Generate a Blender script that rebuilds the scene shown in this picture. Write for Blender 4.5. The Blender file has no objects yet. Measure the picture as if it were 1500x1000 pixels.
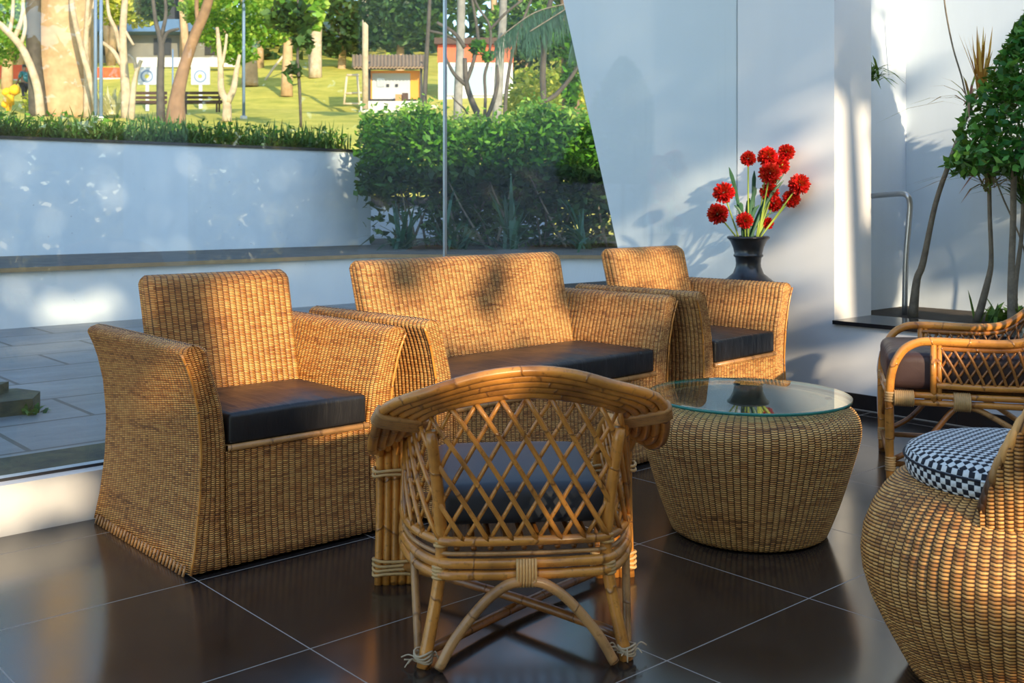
import bpy, bmesh, math, random
import numpy as np
from mathutils import Vector, Matrix
R = math.radians
rng = np.random.default_rng(7)
random.seed(7)
SC = bpy.context.scene
COL = SC.collection

# ------------------------------------------------------------------ view geometry (metres)
F, Y0, H, CC, SS = 1553.0, 297.0, 1.08, 0.7487, 0.6629
def LD(l, d, z=0.0):
    return Vector((l*CC + d*SS, -l*SS + d*CC, z))
def P(x, y, d):
    return LD((x-750)/F*d, d, H-(y-Y0)/F*d)
def ground_z(d):
    if d < 13: return 1.5
    return 1.5+.108*(d-13) if d < 46 else 5.064+.215*(d-46)
def d_of(y):
    d = .984/max(.108-(297-y)/F, 1e-4)
    return d if 13 < d < 46 else 5.91/(.215-(297-y)/F)
def G(x, d):
    return LD((x-750)/F*d, d, ground_z(d))

# ------------------------------------------------------------------ scene-graph helpers
def tag(o, label=None, cat=None, group=None, kind=None):
    if label: o['label'] = label
    if cat: o['category'] = cat
    if group: o['group'] = group
    if kind: o['kind'] = kind
    return o
def empty(name, label, cat, loc=(0,0,0), rz=0, group=None):
    o = bpy.data.objects.new(name, None); COL.objects.link(o)
    o.location = loc; o.rotation_euler = (0,0,rz); o.empty_display_size = .1
    return tag(o, label, cat, group)
def copy_tree(o, parent=None):
    c = o.copy(); COL.objects.link(c)
    if parent: c.parent = parent
    for ch in list(o.children): copy_tree(ch, c)
    return c

class MB:
    def __init__(s): s.v=[]; s.f=[]; s.uv=[]; s.m=[]; s.flat=set()
    def face(s, idx, uvs=None, mi=0):
        s.f.append(tuple(idx)); s.m.append(mi)
        s.uv.extend(uvs if uvs else [(0,0)]*len(idx))
    def box(s, a, b, mi=0):
        n=len(s.v); x0,y0,z0=a; x1,y1,z1=b
        s.v += [(x0,y0,z0),(x1,y0,z0),(x1,y1,z0),(x0,y1,z0),(x0,y0,z1),(x1,y0,z1),(x1,y1,z1),(x0,y1,z1)]
        for q in ((3,2,1,0),(4,5,6,7),(0,1,5,4),(1,2,6,5),(2,3,7,6),(3,0,4,7)):
            s.flat.add(len(s.f)); s.face([n+i for i in q], mi=mi)
        return s
    def prism(s, poly, z0, z1):
        n=len(s.v); k=len(poly)
        s.v += [(p[0],p[1],z0) for p in poly]+[(p[0],p[1],z1) for p in poly]
        s.flat.add(len(s.f)); s.face([n+i for i in reversed(range(k))])
        s.flat.add(len(s.f)); s.face([n+k+i for i in range(k)])
        for i in range(k):
            j=(i+1)%k; s.flat.add(len(s.f)); s.face([n+i,n+j,n+k+j,n+k+i])
        return s
    def tube(s, pts, r, sides=8, smooth=4, cap=True, mi=0):
        pts=[Vector(p) for p in pts]
        rad = r if callable(r) else (lambda t: r) if not isinstance(r,(list,tuple)) else (lambda t,rr=list(r): float(np.interp(t,np.linspace(0,1,len(rr)),rr)))
        if smooth>1 and len(pts)>2:
            q=[]; e=[pts[0]*2-pts[1]]+pts+[pts[-1]*2-pts[-2]]
            for i in range(1,len(e)-2):
                p0,p1,p2,p3=e[i-1:i+3]
                for k in range(smooth):
                    t=k/smooth
                    q.append(.5*((2*p1)+(p2-p0)*t+(2*p0-5*p1+4*p2-p3)*t*t+(3*p1-p0-3*p2+p3)*t**3))
            q.append(pts[-1]); pts=q
        L=[0]
        for a,b in zip(pts,pts[1:]): L.append(L[-1]+(b-a).length)
        tot=L[-1] or 1
        n0=len(s.v); t0=(pts[1]-pts[0]).normalized()
        nrm=t0.cross(Vector((0,0,1)))
        if nrm.length<1e-3: nrm=t0.cross(Vector((1,0,0)))
        nrm.normalize()
        for i,p in enumerate(pts):
            t=(pts[min(i+1,len(pts)-1)]-pts[max(i-1,0)])
            if t.length>1e-9: t.normalize()
            nrm=nrm-t*nrm.dot(t)
            if nrm.length<1e-6: nrm=t.orthogonal()
            nrm.normalize(); bn=t.cross(nrm); rr=rad(L[i]/tot)
            for k in range(sides):
                a=2*math.pi*k/sides
                s.v.append(tuple(p+nrm*(rr*math.cos(a))+bn*(rr*math.sin(a))))
        for i in range(len(pts)-1):
            for k in range(sides):
                a=n0+i*sides+k; b=n0+i*sides+(k+1)%sides
                s.face([a,b,b+sides,a+sides],[(k/sides,L[i]),((k+1)/sides,L[i]),((k+1)/sides,L[i+1]),(k/sides,L[i+1])],mi)
        if cap:
            s.face([n0+k for k in reversed(range(sides))],None,mi); e=n0+(len(pts)-1)*sides
            s.face([e+k for k in range(sides)],None,mi)
        return s
    def wrap(s, p0, p1, r, n=6, sides=10):
        p0,p1=Vector(p0),Vector(p1)
        pts=[]; rr=[]
        for i in range(n*3+1):
            pts.append(p0.lerp(p1,i/(n*3))); rr.append(r*(.9 if i%3==0 else 1.04))
        s.tube(pts, rr, sides, 1); return s
    def lathe(s, prof, seg=48, c=(0,0), col=0, amp=0, row=.007):
        n0=len(s.v); v=0
        N=col*4 if col else seg
        for i,(r,z) in enumerate(prof):
            for k in range(N):
                a=2*math.pi*k/N
                q=r+(amp*math.cos(2*math.pi*k/4) if (col and r>.02) else 0)
                s.v.append((c[0]+q*math.cos(a),c[1]+q*math.sin(a),z))
        for i in range(len(prof)-1):
            dv=math.hypot(prof[i+1][0]-prof[i][0],prof[i+1][1]-prof[i][1])/row
            for k in range(N):
                a=n0+i*N+k; b=n0+i*N+(k+1)%N
                us=(k/4+.5,(k+1)/4+.5) if col else (k/N,(k+1)/N)
                s.face([a,b,b+N,a+N],[(us[0],v),(us[1],v),(us[1],v+dv),(us[0],v+dv)])
            v+=dv
        if prof[0][0]>.001: s.face([n0+k for k in reversed(range(N))])
        if prof[-1][0]>.001: s.face([n0+(len(prof)-1)*N+k for k in range(N)])
        return s
    def build(s, name, mat, parent=None, smooth=True, loc=None):
        me=bpy.data.meshes.new(name); me.from_pydata(s.v,[],s.f)
        mats = mat if isinstance(mat,(list,tuple)) else [mat]
        for m in mats: me.materials.append(m)
        uv=me.uv_layers.new(name='UVMap'); uv.data.foreach_set('uv',np.array(s.uv,dtype=np.float32).ravel())
        sm=[smooth and (i not in s.flat) for i in range(len(s.f))]
        me.polygons.foreach_set('use_smooth',sm); me.polygons.foreach_set('material_index',s.m)
        me.update()
        o=bpy.data.objects.new(name,me); COL.objects.link(o)
        if parent: o.parent=parent
        if loc: o.location=loc
        return o

def woven(mb, rings, pitch=.0215, row=.0060, amp=.0024, nc=1):
    """stack of rounded rectangles (x0,x1,y0,y1,r,z) with upright ribs running over them"""
    nx=max(1,round(max(r[1]-r[0]-2*r[4] for r in rings)/pitch)); ny=max(1,round(max(r[3]-r[2]-2*r[4] for r in rings)/pitch))
    sides=[(nx,0),(nc,1),(ny,2),(nc,3),(nx,4),(nc,5),(ny,6),(nc,7)]
    N=sum(a for a,_ in sides)*4; n0=len(mb.v); vs=[]; v=0; prev=None
    for (x0,x1,y0,y1,r,z) in rings:
        pts=[]; k=0
        for cnt,sd in sides:
            for i in range(cnt*4):
                f=i/(cnt*4); ph=math.cos(2*math.pi*(k/4))*amp; k+=1
                if sd==0: p=(x0+r+(x1-x0-2*r)*f, y0); n=(0,-1)
                elif sd==2: p=(x1, y0+r+(y1-y0-2*r)*f); n=(1,0)
                elif sd==4: p=(x1-r-(x1-x0-2*r)*f, y1); n=(0,1)
                elif sd==6: p=(x0, y1-r-(y1-y0-2*r)*f); n=(-1,0)
                else:
                    a=(-90+90*(sd//2)+90*f)*math.pi/180; n=(math.cos(a),math.sin(a))
                    cx=x1-r if sd in(1,3) else x0+r; cy=y0+r if sd in(1,7) else y1-r
                    p=(cx+r*n[0],cy+r*n[1])
                pts.append((p[0]+n[0]*ph,p[1]+n[1]*ph,z+(amp*.6*math.cos(2*math.pi*k/4) if x1-x0<.03 else 0)))
        if prev is not None:
            v+=sum(math.dist(a,b) for a,b in zip(pts[::7],prev[::7]))/len(pts[::7])/row
        prev=pts; vs.append(v); mb.v+=pts
    for i in range(len(rings)-1):
        for k in range(N):
            a=n0+i*N+k; b=n0+i*N+(k+1)%N; u0=k/4+.5; u1=(k+1)/4+.5
            mb.face([a,b,b+N,a+N],[(u0,vs[i]),(u1,vs[i]),(u1,vs[i+1]),(u0,vs[i+1])])
    mb.face([n0+k for k in reversed(range(N))]); mb.face([n0+(len(rings)-1)*N+k for k in range(N)])
    return mb

def rbox(name, a, b, bev, mat, parent=None, puff=0, seg=4):
    bm=bmesh.new(); bmesh.ops.create_cube(bm,size=1)
    for v in bm.verts:
        v.co=Vector([(a[i]+b[i])/2+(b[i]-a[i])*v.co[i] for i in range(3)])
    bmesh.ops.bevel(bm,geom=bm.edges[:],offset=bev,segments=seg,profile=.5,affect='EDGES')
    if puff:
        bmesh.ops.subdivide_edges(bm,edges=[e for e in bm.edges if e.calc_length()>.12],cuts=7,use_grid_fill=True)
        cx,cy=(a[0]+b[0])/2,(a[1]+b[1])/2
        for v in bm.verts:
            if v.co.z>(a[2]+b[2])/2:
                q=max(0,1-((v.co.x-cx)/((b[0]-a[0])/2))**2)*max(0,1-((v.co.y-cy)/((b[1]-a[1])/2))**2)
                v.co.z+=puff*q**.6
    me=bpy.data.meshes.new(name); bm.to_mesh(me); bm.free(); me.materials.append(mat)
    me.polygons.foreach_set('use_smooth',[True]*len(me.polygons))
    o=bpy.data.objects.new(name,me); COL.objects.link(o)
    if parent: o.parent=parent
    return o

# ------------------------------------------------------------------ foliage (one mesh of many leaves)
def mesh_np(name, V, k, mat, parent=None, smooth=True):
    """V: (n,k,3) separate polygons strips already as quads (n,4,3)"""
    n=V.shape[0]; me=bpy.data.meshes.new(name)
    me.vertices.add(n*k); me.vertices.foreach_set('co',V.astype(np.float32).ravel())
    me.loops.add(n*k); me.loops.foreach_set('vertex_index',np.arange(n*k,dtype=np.int32))
    me.polygons.add(n); me.polygons.foreach_set('loop_start',np.arange(0,n*k,k,dtype=np.int32))
    me.polygons.foreach_set('loop_total',np.full(n,k,dtype=np.int32))
    me.update(calc_edges=True); me.materials.append(mat)
    o=bpy.data.objects.new(name,me); COL.objects.link(o)
    if parent: o.parent=parent
    return o
def unit(a): return a/np.maximum(np.linalg.norm(a,axis=-1,keepdims=True),1e-9)
def leaf_quads(C, size, ratio=.5, up=.6):
    n=len(C); d=unit(rng.normal(size=(n,3))); nm=unit(rng.normal(size=(n,3))+np.array([0,0,up*2]))
    sd=unit(np.cross(d,nm)); d=unit(np.cross(nm,sd)); L=(size*rng.uniform(.7,1.35,n))[:,None]
    a=C-d*L*.5; b=C+d*L*.5; m=C-d*L*.06-nm*L*.06
    return np.stack([a,m+sd*L*ratio*.5,b,m-sd*L*ratio*.5],1)
def blob_pts(blobs, n, shell=.55):
    """points inside a union of ellipsoids (centre, (rx,ry,rz)), biased to the outside"""
    w=np.array([b[1][0]*b[1][1]+b[1][0]*b[1][2]+b[1][1]*b[1][2] for b in blobs]); w=w/w.sum()
    out=[]
    for (c,r),k in zip(blobs,np.maximum((w*n).astype(int),3)):
        u=unit(rng.normal(size=(k,3)))*(rng.uniform(shell**3,1.0,k)**(1/3))[:,None]
        # clumps
        out.append(np.array(c)+u*np.array(r))
    return np.concatenate(out)
def blades(name, bases, length, width, mat, parent=None, droop=.6, spread=.6, dirs=None):
    n=len(bases); a=rng.uniform(0,2*np.pi,n)
    h=np.stack([np.cos(a),np.sin(a),np.zeros(n)],1) if dirs is None else dirs
    L=(length*rng.uniform(.6,1.2,n))[:,None]; lean=rng.uniform(.1,1,n)[:,None]*spread
    sd=np.stack([-h[:,1],h[:,0],np.zeros(n)],1)*(width/2)
    up=np.array([0,0,1.0]); ts=[0,.35,.7,1]
    cs=[bases+h*L*(lean*t+droop*lean*t*t*.5)+up*L*(t*(1-.35*lean)-droop*t*t*lean) for t in ts]
    ws=[.8,1,.75,.05]; q=[]
    for i in range(3):
        q.append(np.stack([cs[i]-sd*ws[i],cs[i]+sd*ws[i],cs[i+1]+sd*ws[i+1],cs[i+1]-sd*ws[i+1]],1))
    V=np.concatenate(q,0)
    return mesh_np(name,V,4,mat,parent)

# ------------------------------------------------------------------ materials
def newmat(name):
    m=bpy.data.materials.new(name); m.use_nodes=True; nt=m.node_tree; nt.nodes.clear()
    return m,nt
class N:
    def __init__(s,nt): s.nt=nt
    def n(s,t,**k):
        x=s.nt.nodes.new(t)
        for a,b in k.items(): setattr(x,a,b)
        return x
    def l(s,a,b): s.nt.links.new(a,b)
    def math(s,op,a,b=None,c=None,clamp=False):
        x=s.n('ShaderNodeMath',operation=op); x.use_clamp=clamp
        for i,v in enumerate((a,b,c)):
            if v is None: continue
            if isinstance(v,(int,float)): x.inputs[i].default_value=v
            else: s.l(v,x.inputs[i])
        return x.outputs[0]
    def ramp(s,fac,stops):
        x=s.n('ShaderNodeValToRGB'); el=x.color_ramp.elements
        while len(el)<len(stops): el.new(.5)
        for e,(p,c) in zip(el,stops): e.position=p; e.color=(*c,1)
        s.l(fac,x.inputs[0]); return x.outputs[0]
    def mix(s,f,a,b,bt='MIX'):
        x=s.n('ShaderNodeMix',data_type='RGBA',blend_type=bt)
        for i,v in ((0,f),(6,a),(7,b)):
            if isinstance(v,(int,float)): x.inputs[i].default_value=v
            elif isinstance(v,tuple): x.inputs[i].default_value=(*v,1)
            else: s.l(v,x.inputs[i])
        return x.outputs[2]
    def noise(s,vec,scale,detail=3,rough=.55):
        x=s.n('ShaderNodeTexNoise'); x.inputs['Scale'].default_value=scale; x.inputs['Detail'].default_value=detail; x.inputs['Roughness'].default_value=rough
        if vec is not None: s.l(vec,x.inputs['Vector'])
        return x.outputs['Fac']
    def mapping(s,vec,scale=(1,1,1),rot=(0,0,0)):
        x=s.n('ShaderNodeMapping'); x.inputs['Scale'].default_value=scale; x.inputs['Rotation'].default_value=rot; s.l(vec,x.inputs['Vector']); return x.outputs[0]
    def bsdf(s,color,rough=.5,bump=None,bs=.3,bd=.002,spec=.5,metal=0,coat=0):
        b=s.n('ShaderNodeBsdfPrincipled'); o=s.n('ShaderNodeOutputMaterial')
        if isinstance(color,tuple): b.inputs['Base Color'].default_value=(*color,1)
        else: s.l(color,b.inputs['Base Color'])
        if isinstance(rough,(int,float)): b.inputs['Roughness'].default_value=rough
        else: s.l(rough,b.inputs['Roughness'])
        b.inputs['Specular IOR Level'].default_value=spec; b.inputs['Metallic'].default_value=metal; b.inputs['Coat Weight'].default_value=coat
        b.inputs['Coat Roughness'].default_value=.15
        if bump is not None:
            u=s.n('ShaderNodeBump'); u.inputs['Strength'].default_value=bs; u.inputs['Distance'].default_value=bd
            s.l(bump,u.inputs['Height']); s.l(u.outputs[0],b.inputs['Normal'])
        s.l(b.outputs[0],o.inputs[0]); return b
def simple(name,col,rough=.6,noise=0,scale=8,spec=.4,metal=0,bump=0,coat=0):
    m,nt=newmat(name); g=N(nt)
    if noise or bump:
        tc=g.n('ShaderNodeTexCoord').outputs['Object']; f=g.noise(tc,scale,4)
        c=g.mix(g.math('MULTIPLY',f,1.0),tuple(x*(1-noise) for x in col),tuple(min(1,x*(1+noise)) for x in col))
        g.bsdf(c,rough,f if bump else None,bump,.004,spec,metal,coat)
    else: g.bsdf(col,rough,None,0,0,spec,metal,coat)
    return m
def wicker(name,light,mid,dark,gap_shade,rough=.45,streak=1.0):
    m,nt=newmat(name); g=N(nt)
    uv=g.n('ShaderNodeUVMap').outputs[0]; sep=g.n('ShaderNodeSeparateXYZ'); g.l(uv,sep.inputs[0]); u,v=sep.outputs[0],sep.outputs[1]
    ci=g.math('FLOOR',u); fu=g.math('SUBTRACT',g.math('FRACT',u),.5)
    par=g.math('MULTIPLY',g.math('MODULO',ci,2.0),.5); v2=g.math('ADD',v,par)
    ri=g.math('FLOOR',v2); fv=g.math('SUBTRACT',g.math('FRACT',v2),.5)
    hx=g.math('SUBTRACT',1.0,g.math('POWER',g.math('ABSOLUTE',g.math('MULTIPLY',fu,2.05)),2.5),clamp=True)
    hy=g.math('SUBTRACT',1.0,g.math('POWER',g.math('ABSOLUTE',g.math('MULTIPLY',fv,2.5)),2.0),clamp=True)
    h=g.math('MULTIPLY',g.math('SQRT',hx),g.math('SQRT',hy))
    cv=g.n('ShaderNodeCombineXYZ'); g.l(ci,cv.inputs[0]); g.l(ri,cv.inputs[1])
    wn=g.n('ShaderNodeTexWhiteNoise',noise_dimensions='2D'); g.l(cv.outputs[0],wn.inputs['Vector'])
    st=g.noise(g.mapping(uv,(.045,.22,1)),1.0,3,.6)
    st2=g.noise(g.mapping(uv,(.35,.05,1)),1.0,2)
    f=g.math('ADD',g.math('MULTIPLY',wn.outputs['Value'],.42),g.math('ADD',g.math('MULTIPLY',st,.75*streak),g.math('MULTIPLY',st2,.3)))
    c=g.ramp(f,[(.36,dark),(.62,mid),(.94,light)])
    c=g.mix(g.math('MULTIPLY_ADD',h,1.7,-.2,clamp=True),gap_shade,c)  # dark stakes plus the depth shade between strands, painted as one colour
    g.bsdf(c,rough,h,1.0,.0028,.45)
    return m
def cane(name,a,b,dark,rough=.3):
    m,nt=newmat(name); g=N(nt)
    uv=g.n('ShaderNodeUVMap').outputs[0]; tc=g.n('ShaderNodeTexCoord').outputs['Object']
    f=g.noise(g.mapping(uv,(6,4,1)),1.0,4,.6); f2=g.noise(tc,9,3); f3=g.noise(tc,60,3,.7)
    c=g.mix(g.math('MULTIPLY_ADD',f,1.6,-.3,clamp=True),a,b)
    c=g.mix(g.math('MULTIPLY_ADD',f2,3.0,-1.45,clamp=True),c,dark)
    c=g.mix(g.math('MULTIPLY_ADD',f3,4.0,-2.3,clamp=True),c,dark)
    sep=g.n('ShaderNodeSeparateXYZ'); g.l(uv,sep.inputs[0])
    nd=g.math('ABSOLUTE',g.math('SUBTRACT',g.math('FRACT',g.math('ADD',g.math('MULTIPLY',sep.outputs[1],6.5),f2)),.5))
    nm=g.math('SUBTRACT',1.0,g.math('MULTIPLY',nd,28.0),clamp=True)
    c=g.mix(g.math('MULTIPLY',nm,.7),c,dark)
    g.bsdf(c,rough,nm,.5,.003,.5,0,.25); return m
def leafmat(name,stops,trans=.35,rough=.5):
    m,nt=newmat(name); g=N(nt)
    r=g.n('ShaderNodeNewGeometry').outputs['Random Per Island']
    c=g.ramp(r,stops)
    d=g.n('ShaderNodeBsdfPrincipled'); d.inputs['Roughness'].default_value=rough; d.inputs['Specular IOR Level'].default_value=.35; g.l(c,d.inputs['Base Color'])
    t=g.n('ShaderNodeBsdfTranslucent'); g.l(g.mix(.35,c,(.5,.6,.05),'MIX'),t.inputs[0])
    mx=g.n('ShaderNodeMixShader'); mx.inputs[0].default_value=trans; g.l(d.outputs[0],mx.inputs[1]); g.l(t.outputs[0],mx.inputs[2])
    o=g.n('ShaderNodeOutputMaterial'); g.l(mx.outputs[0],o.inputs[0]); return m
def glassmat(name,tint,f0=.04,dust=0):
    m,nt=newmat(name); g=N(nt)
    lw=g.n('ShaderNodeLayerWeight'); lw.inputs[0].default_value=.5
    fr=g.math('MULTIPLY_ADD',g.math('POWER',lw.outputs['Facing'],5.0),1-f0,f0,clamp=True)
    t=g.n('ShaderNodeBsdfTransparent'); t.inputs[0].default_value=(*tint,1)
    s=g.n('ShaderNodeBsdfGlossy'); s.inputs['Roughness'].default_value=0.0
    mx=g.n('ShaderNodeMixShader'); g.l(fr,mx.inputs[0]); g.l(t.outputs[0],mx.inputs[1]); g.l(s.outputs[0],mx.inputs[2])
    out=mx.outputs[0]
    if dust:
        tc=g.n('ShaderNodeTexCoord').outputs['Object']
        f=g.noise(tc,1.3,4,.65); vo=g.n('ShaderNodeTexVoronoi'); vo.inputs['Scale'].default_value=24; g.l(tc,vo.inputs['Vector'])
        sp=g.math('LESS_THAN',vo.outputs['Distance'],.055)
        vc=g.n('ShaderNodeSeparateColor'); g.l(vo.outputs['Color'],vc.inputs[0])
        sp=g.math('MULTIPLY',sp,g.math('GREATER_THAN',vc.outputs[0],.72))
        st=g.noise(g.mapping(tc,(38,38,.35)),1.0,2)
        df=g.n('ShaderNodeBsdfDiffuse'); df.inputs[0].default_value=(.8,.85,.9,1)
        fac=g.math('ADD',g.math('MULTIPLY',g.math('MULTIPLY_ADD',f,1.2,-.2,clamp=True),dust),g.math('ADD',g.math('MULTIPLY',sp,.22),g.math('MULTIPLY',g.math('MULTIPLY_ADD',st,4.0,-2.4,clamp=True),dust*1.5)),clamp=True)
        m2=g.n('ShaderNodeMixShader'); g.l(fac,m2.inputs[0]); g.l(out,m2.inputs[1]); g.l(df.outputs[0],m2.inputs[2]); out=m2.outputs[0]
    o=g.n('ShaderNodeOutputMaterial'); g.l(out,o.inputs[0]); return m

M={}
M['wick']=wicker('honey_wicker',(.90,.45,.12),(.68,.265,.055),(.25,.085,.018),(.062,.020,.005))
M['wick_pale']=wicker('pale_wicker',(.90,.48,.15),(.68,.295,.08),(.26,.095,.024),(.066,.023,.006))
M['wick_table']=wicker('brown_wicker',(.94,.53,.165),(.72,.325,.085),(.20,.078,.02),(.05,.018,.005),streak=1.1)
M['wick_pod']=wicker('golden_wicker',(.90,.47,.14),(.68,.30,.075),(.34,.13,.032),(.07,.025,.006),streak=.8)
M['cane']=cane('varnished_cane',(.78,.34,.06),(.50,.175,.027),(.10,.032,.008))
M['cane_dark']=cane('dark_varnished_cane',(.50,.19,.038),(.24,.082,.016),(.055,.018,.006))
M['cane_pale']=cane('pale_cane',(.62,.33,.12),(.42,.19,.06),(.16,.07,.022),.4)
M['bind']=simple('split_cane_binding',(.60,.36,.14),.45,.3,40)
M['raffia']=simple('frayed_raffia',(.5,.38,.24),.8,.3,30)
M['cord']=simple('white_cord',(.6,.58,.55),.7,.2,60)
def leather(name,c,rough=.36):
    m,nt=newmat(name); g=N(nt); tc=g.n('ShaderNodeTexCoord').outputs['Object']
    a=g.noise(g.mapping(tc,(26,4,6),(0,0,.5)),1.0,3); b=g.noise(tc,180,2); k=g.noise(tc,7,2)
    h=g.math('ADD',g.math('MULTIPLY',a,1.0),g.math('ADD',g.math('MULTIPLY',b,.06),k))
    g.bsdf(c,g.math('MULTIPLY_ADD',k,.3,rough-.12),h,.5,.012,.5); return m
M['leather']=leather('black_leather',(.016,.015,.016))
M['leather_brown']=leather('brown_leather',(.055,.030,.028),.42)
M['fabric_grey']=simple('slate_grey_vinyl',(.045,.052,.065),.5,.15,6)
M['white_in']=None
def plaster(name,c,stain=.12,rough=.75):
    m,nt=newmat(name); g=N(nt); tc=g.n('ShaderNodeTexCoord').outputs['Object']
    f=g.noise(tc,1.7,5,.6); f2=g.noise(g.mapping(tc,(9,9,.8)),1.0,3); f3=g.noise(tc,45,3)
    k=g.math('MULTIPLY_ADD',g.math('ADD',f,g.math('MULTIPLY',f2,.5)),1.4,-.55,clamp=True)
    cc=g.mix(k,tuple(x*(1-stain) for x in c),c)
    g.bsdf(cc,rough,f3,.15,.002,.25); return m
M['white']=plaster('white_paint',(.83,.83,.82))
M['white_blue_shade']=plaster('blue_shaded_white_paint',(.68,.76,.83))  # white walls with the blue of outdoor shade mixed into the colour
M['white_wall']=plaster('white_satin_paint',(.80,.80,.79),.06,.5)
M['kerbw']=plaster('scuffed_white_paint',(.80,.79,.77),.3)
M['granite']=simple('black_granite',(.018,.018,.02),.16,.4,40)
M['skirting']=simple('dark_tile',(.022,.019,.018),.25,.3,20)
M['grout']=simple('grout',(.45,.40,.34),.9)
M['steel']=simple('brushed_frame',(.5,.5,.5),.35,0,8,.5,.9)
M['dark']=simple('dark_metal',(.03,.03,.032),.5)
M['glass']=glassmat('window_glass',(.94,.97,.975),.045,.012)
M['tglass']=glassmat('table_glass',(.86,.95,.92),.09)
M['tedge']=simple('glass_edge',(.02,.22,.17),.1,0,8,.8)
M['vase']=simple('black_glazed_clay',(.018,.019,.022),.28,.3,14,.6)
M['red']=leafmat('red_petals',[(0,(.45,.002,.004)),(.5,(.72,.006,.010)),(1,(.92,.03,.03))],.2)
M['stem']=simple('flower_stem',(.32,.42,.06),.5,.2,20)
M['strap']=simple('strap_leaf',(.035,.115,.055),.4,.3,25)
# floor with square tiles
m,nt=newmat('dark_floor_tiles'); g=N(nt)
tc=g.n('ShaderNodeTexCoord').outputs['Object']; sep=g.n('ShaderNodeSeparateXYZ'); g.l(tc,sep.inputs[0])
gx=g.math('ABSOLUTE',g.math('SUBTRACT',g.math('FRACT',g.math('MULTIPLY_ADD',sep.outputs[0],1/.595,-1.337/.595+100.5)),.5))
gy=g.math('ABSOLUTE',g.math('SUBTRACT',g.math('FRACT',g.math('MULTIPLY_ADD',sep.outputs[1],1/.617,-2.865/.617+100.5)),.5))
gr=g.math('LESS_THAN',g.math('MINIMUM',g.math('MULTIPLY',gx,.595),g.math('MULTIPLY',gy,.617)),.0017)
f=g.noise(tc,3.5,6,.65); f2=g.noise(tc,24,4,.7)
c=g.mix(g.math('MULTIPLY_ADD',f,2.2,-.6,clamp=True),(.011,.009,.0085),(.034,.027,.023))
c=g.mix(g.math('MULTIPLY',g.math('MULTIPLY_ADD',f2,3,-1.5,clamp=True),.35),c,(.05,.042,.036))
c=g.mix(gr,c,(.36,.31,.26))
rg=g.math('MULTIPLY_ADD',f,.14,.10); rg=g.math('MAXIMUM',rg,g.math('MULTIPLY',gr,.8))
b_=g.bsdf(c,rg,g.math('SUBTRACT',1.0,gr),.3,.002,.75); b_.inputs['IOR'].default_value=1.65; M['floor']=m
# courtyard stone
m,nt=newmat('slate_paving'); g=N(nt); tc=g.n('ShaderNodeTexCoord').outputs['Object']
br=g.n('ShaderNodeTexBrick'); br.inputs['Scale'].default_value=1; br.offset=.5
br.inputs['Brick Width'].default_value=.9; br.inputs['Row Height'].default_value=.55; br.inputs['Mortar Size'].default_value=.012
br.inputs['Color1'].default_value=(.30,.31,.31,1); br.inputs['Color2'].default_value=(.38,.39,.38,1); br.inputs['Mortar'].default_value=(.08,.08,.07,1)
g.l(tc,br.inputs['Vector']); f=g.noise(g.mapping(tc,(1,3,1),(0,0,.6)),3,6,.7); f2=g.noise(tc,.6,3)
c=g.mix(g.math('MULTIPLY_ADD',f,1.6,-.4,clamp=True),(.15,.16,.165),br.outputs['Color'])
c=g.mix(g.math('MULTIPLY_ADD',f2,3,-1.5,clamp=True),c,(.20,.19,.15))
c=g.mix(br.outputs['Fac'],c,(.07,.07,.06)); g.bsdf(c,.45,f,.4,.006); M['paving']=m
def mossy(name,a,b,sc=9):
    m,nt=newmat(name); g=N(nt); tc=g.n('ShaderNodeTexCoord').outputs['Object']; f=g.noise(tc,sc,6,.7)
    g.bsdf(g.mix(g.math('MULTIPLY_ADD',f,2.4,-.7,clamp=True),a,b),.8,f,.5,.01); return m
M['moss']=mossy('mossy_stone',(.05,.05,.04),(.16,.14,.06))
M['coping']=mossy('dark_stone_coping',(.06,.065,.065),(.17,.16,.14),5)
M['copedge']=simple('brown_stone_edge',(.34,.23,.12),.6,.3,12)
M['lawn']=mossy('lawn_grass',(.34,.36,.04),(.72,.62,.11),.9)
M['soil']=mossy('soil',(.025,.018,.012),(.07,.05,.03),12)
M['bark_pale']=mossy('pale_bark',(.34,.25,.16),(.62,.51,.38),3)
M['bark_tan']=mossy('tan_bark',(.36,.22,.11),(.62,.42,.24),2)
M['bark_brown']=mossy('brown_bark',(.16,.09,.05),(.34,.20,.11),3)
M['bark_dark']=mossy('dark_bark',(.035,.03,.025),(.12,.10,.08),4)
M['twig']=mossy('grey_twig',(.09,.075,.055),(.26,.22,.16),14)
M['leaf_hedge']=leafmat('hedge_leaves',[(0,(.012,.06,.006)),(.55,(.05,.19,.012)),(1,(.18,.44,.03))])
M['leaf_bright']=leafmat('bright_leaves',[(0,(.06,.20,.018)),(.5,(.20,.44,.05)),(1,(.55,.70,.12))],.45)
M['leaf_yellow']=leafmat('yellow_leaves',[(0,(.2,.3,.03)),(.5,(.5,.55,.07)),(1,(.75,.68,.12))],.45)
M['leaf_fill']=leafmat('fill_light_leaves',[(0,(.40,.33,.12)),(.5,(.58,.48,.20)),(1,(.72,.62,.32))],.6)  # pale translucent leaves for the added trees, chosen as warm fill light
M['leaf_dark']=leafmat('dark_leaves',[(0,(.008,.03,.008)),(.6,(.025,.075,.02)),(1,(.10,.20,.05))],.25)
M['leaf_top']=leafmat('topiary_leaves',[(0,(.010,.07,.012)),(.6,(.03,.16,.025)),(1,(.14,.36,.06))],.25,.35)
M['blade']=leafmat('grass_blades',[(0,(.018,.06,.015)),(.6,(.05,.15,.03)),(1,(.18,.34,.08))],.3)
M['blade_blue']=leafmat('strap_leaves',[(0,(.008,.04,.022)),(.6,(.02,.085,.045)),(1,(.06,.16,.11))],.2,.3)
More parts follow.
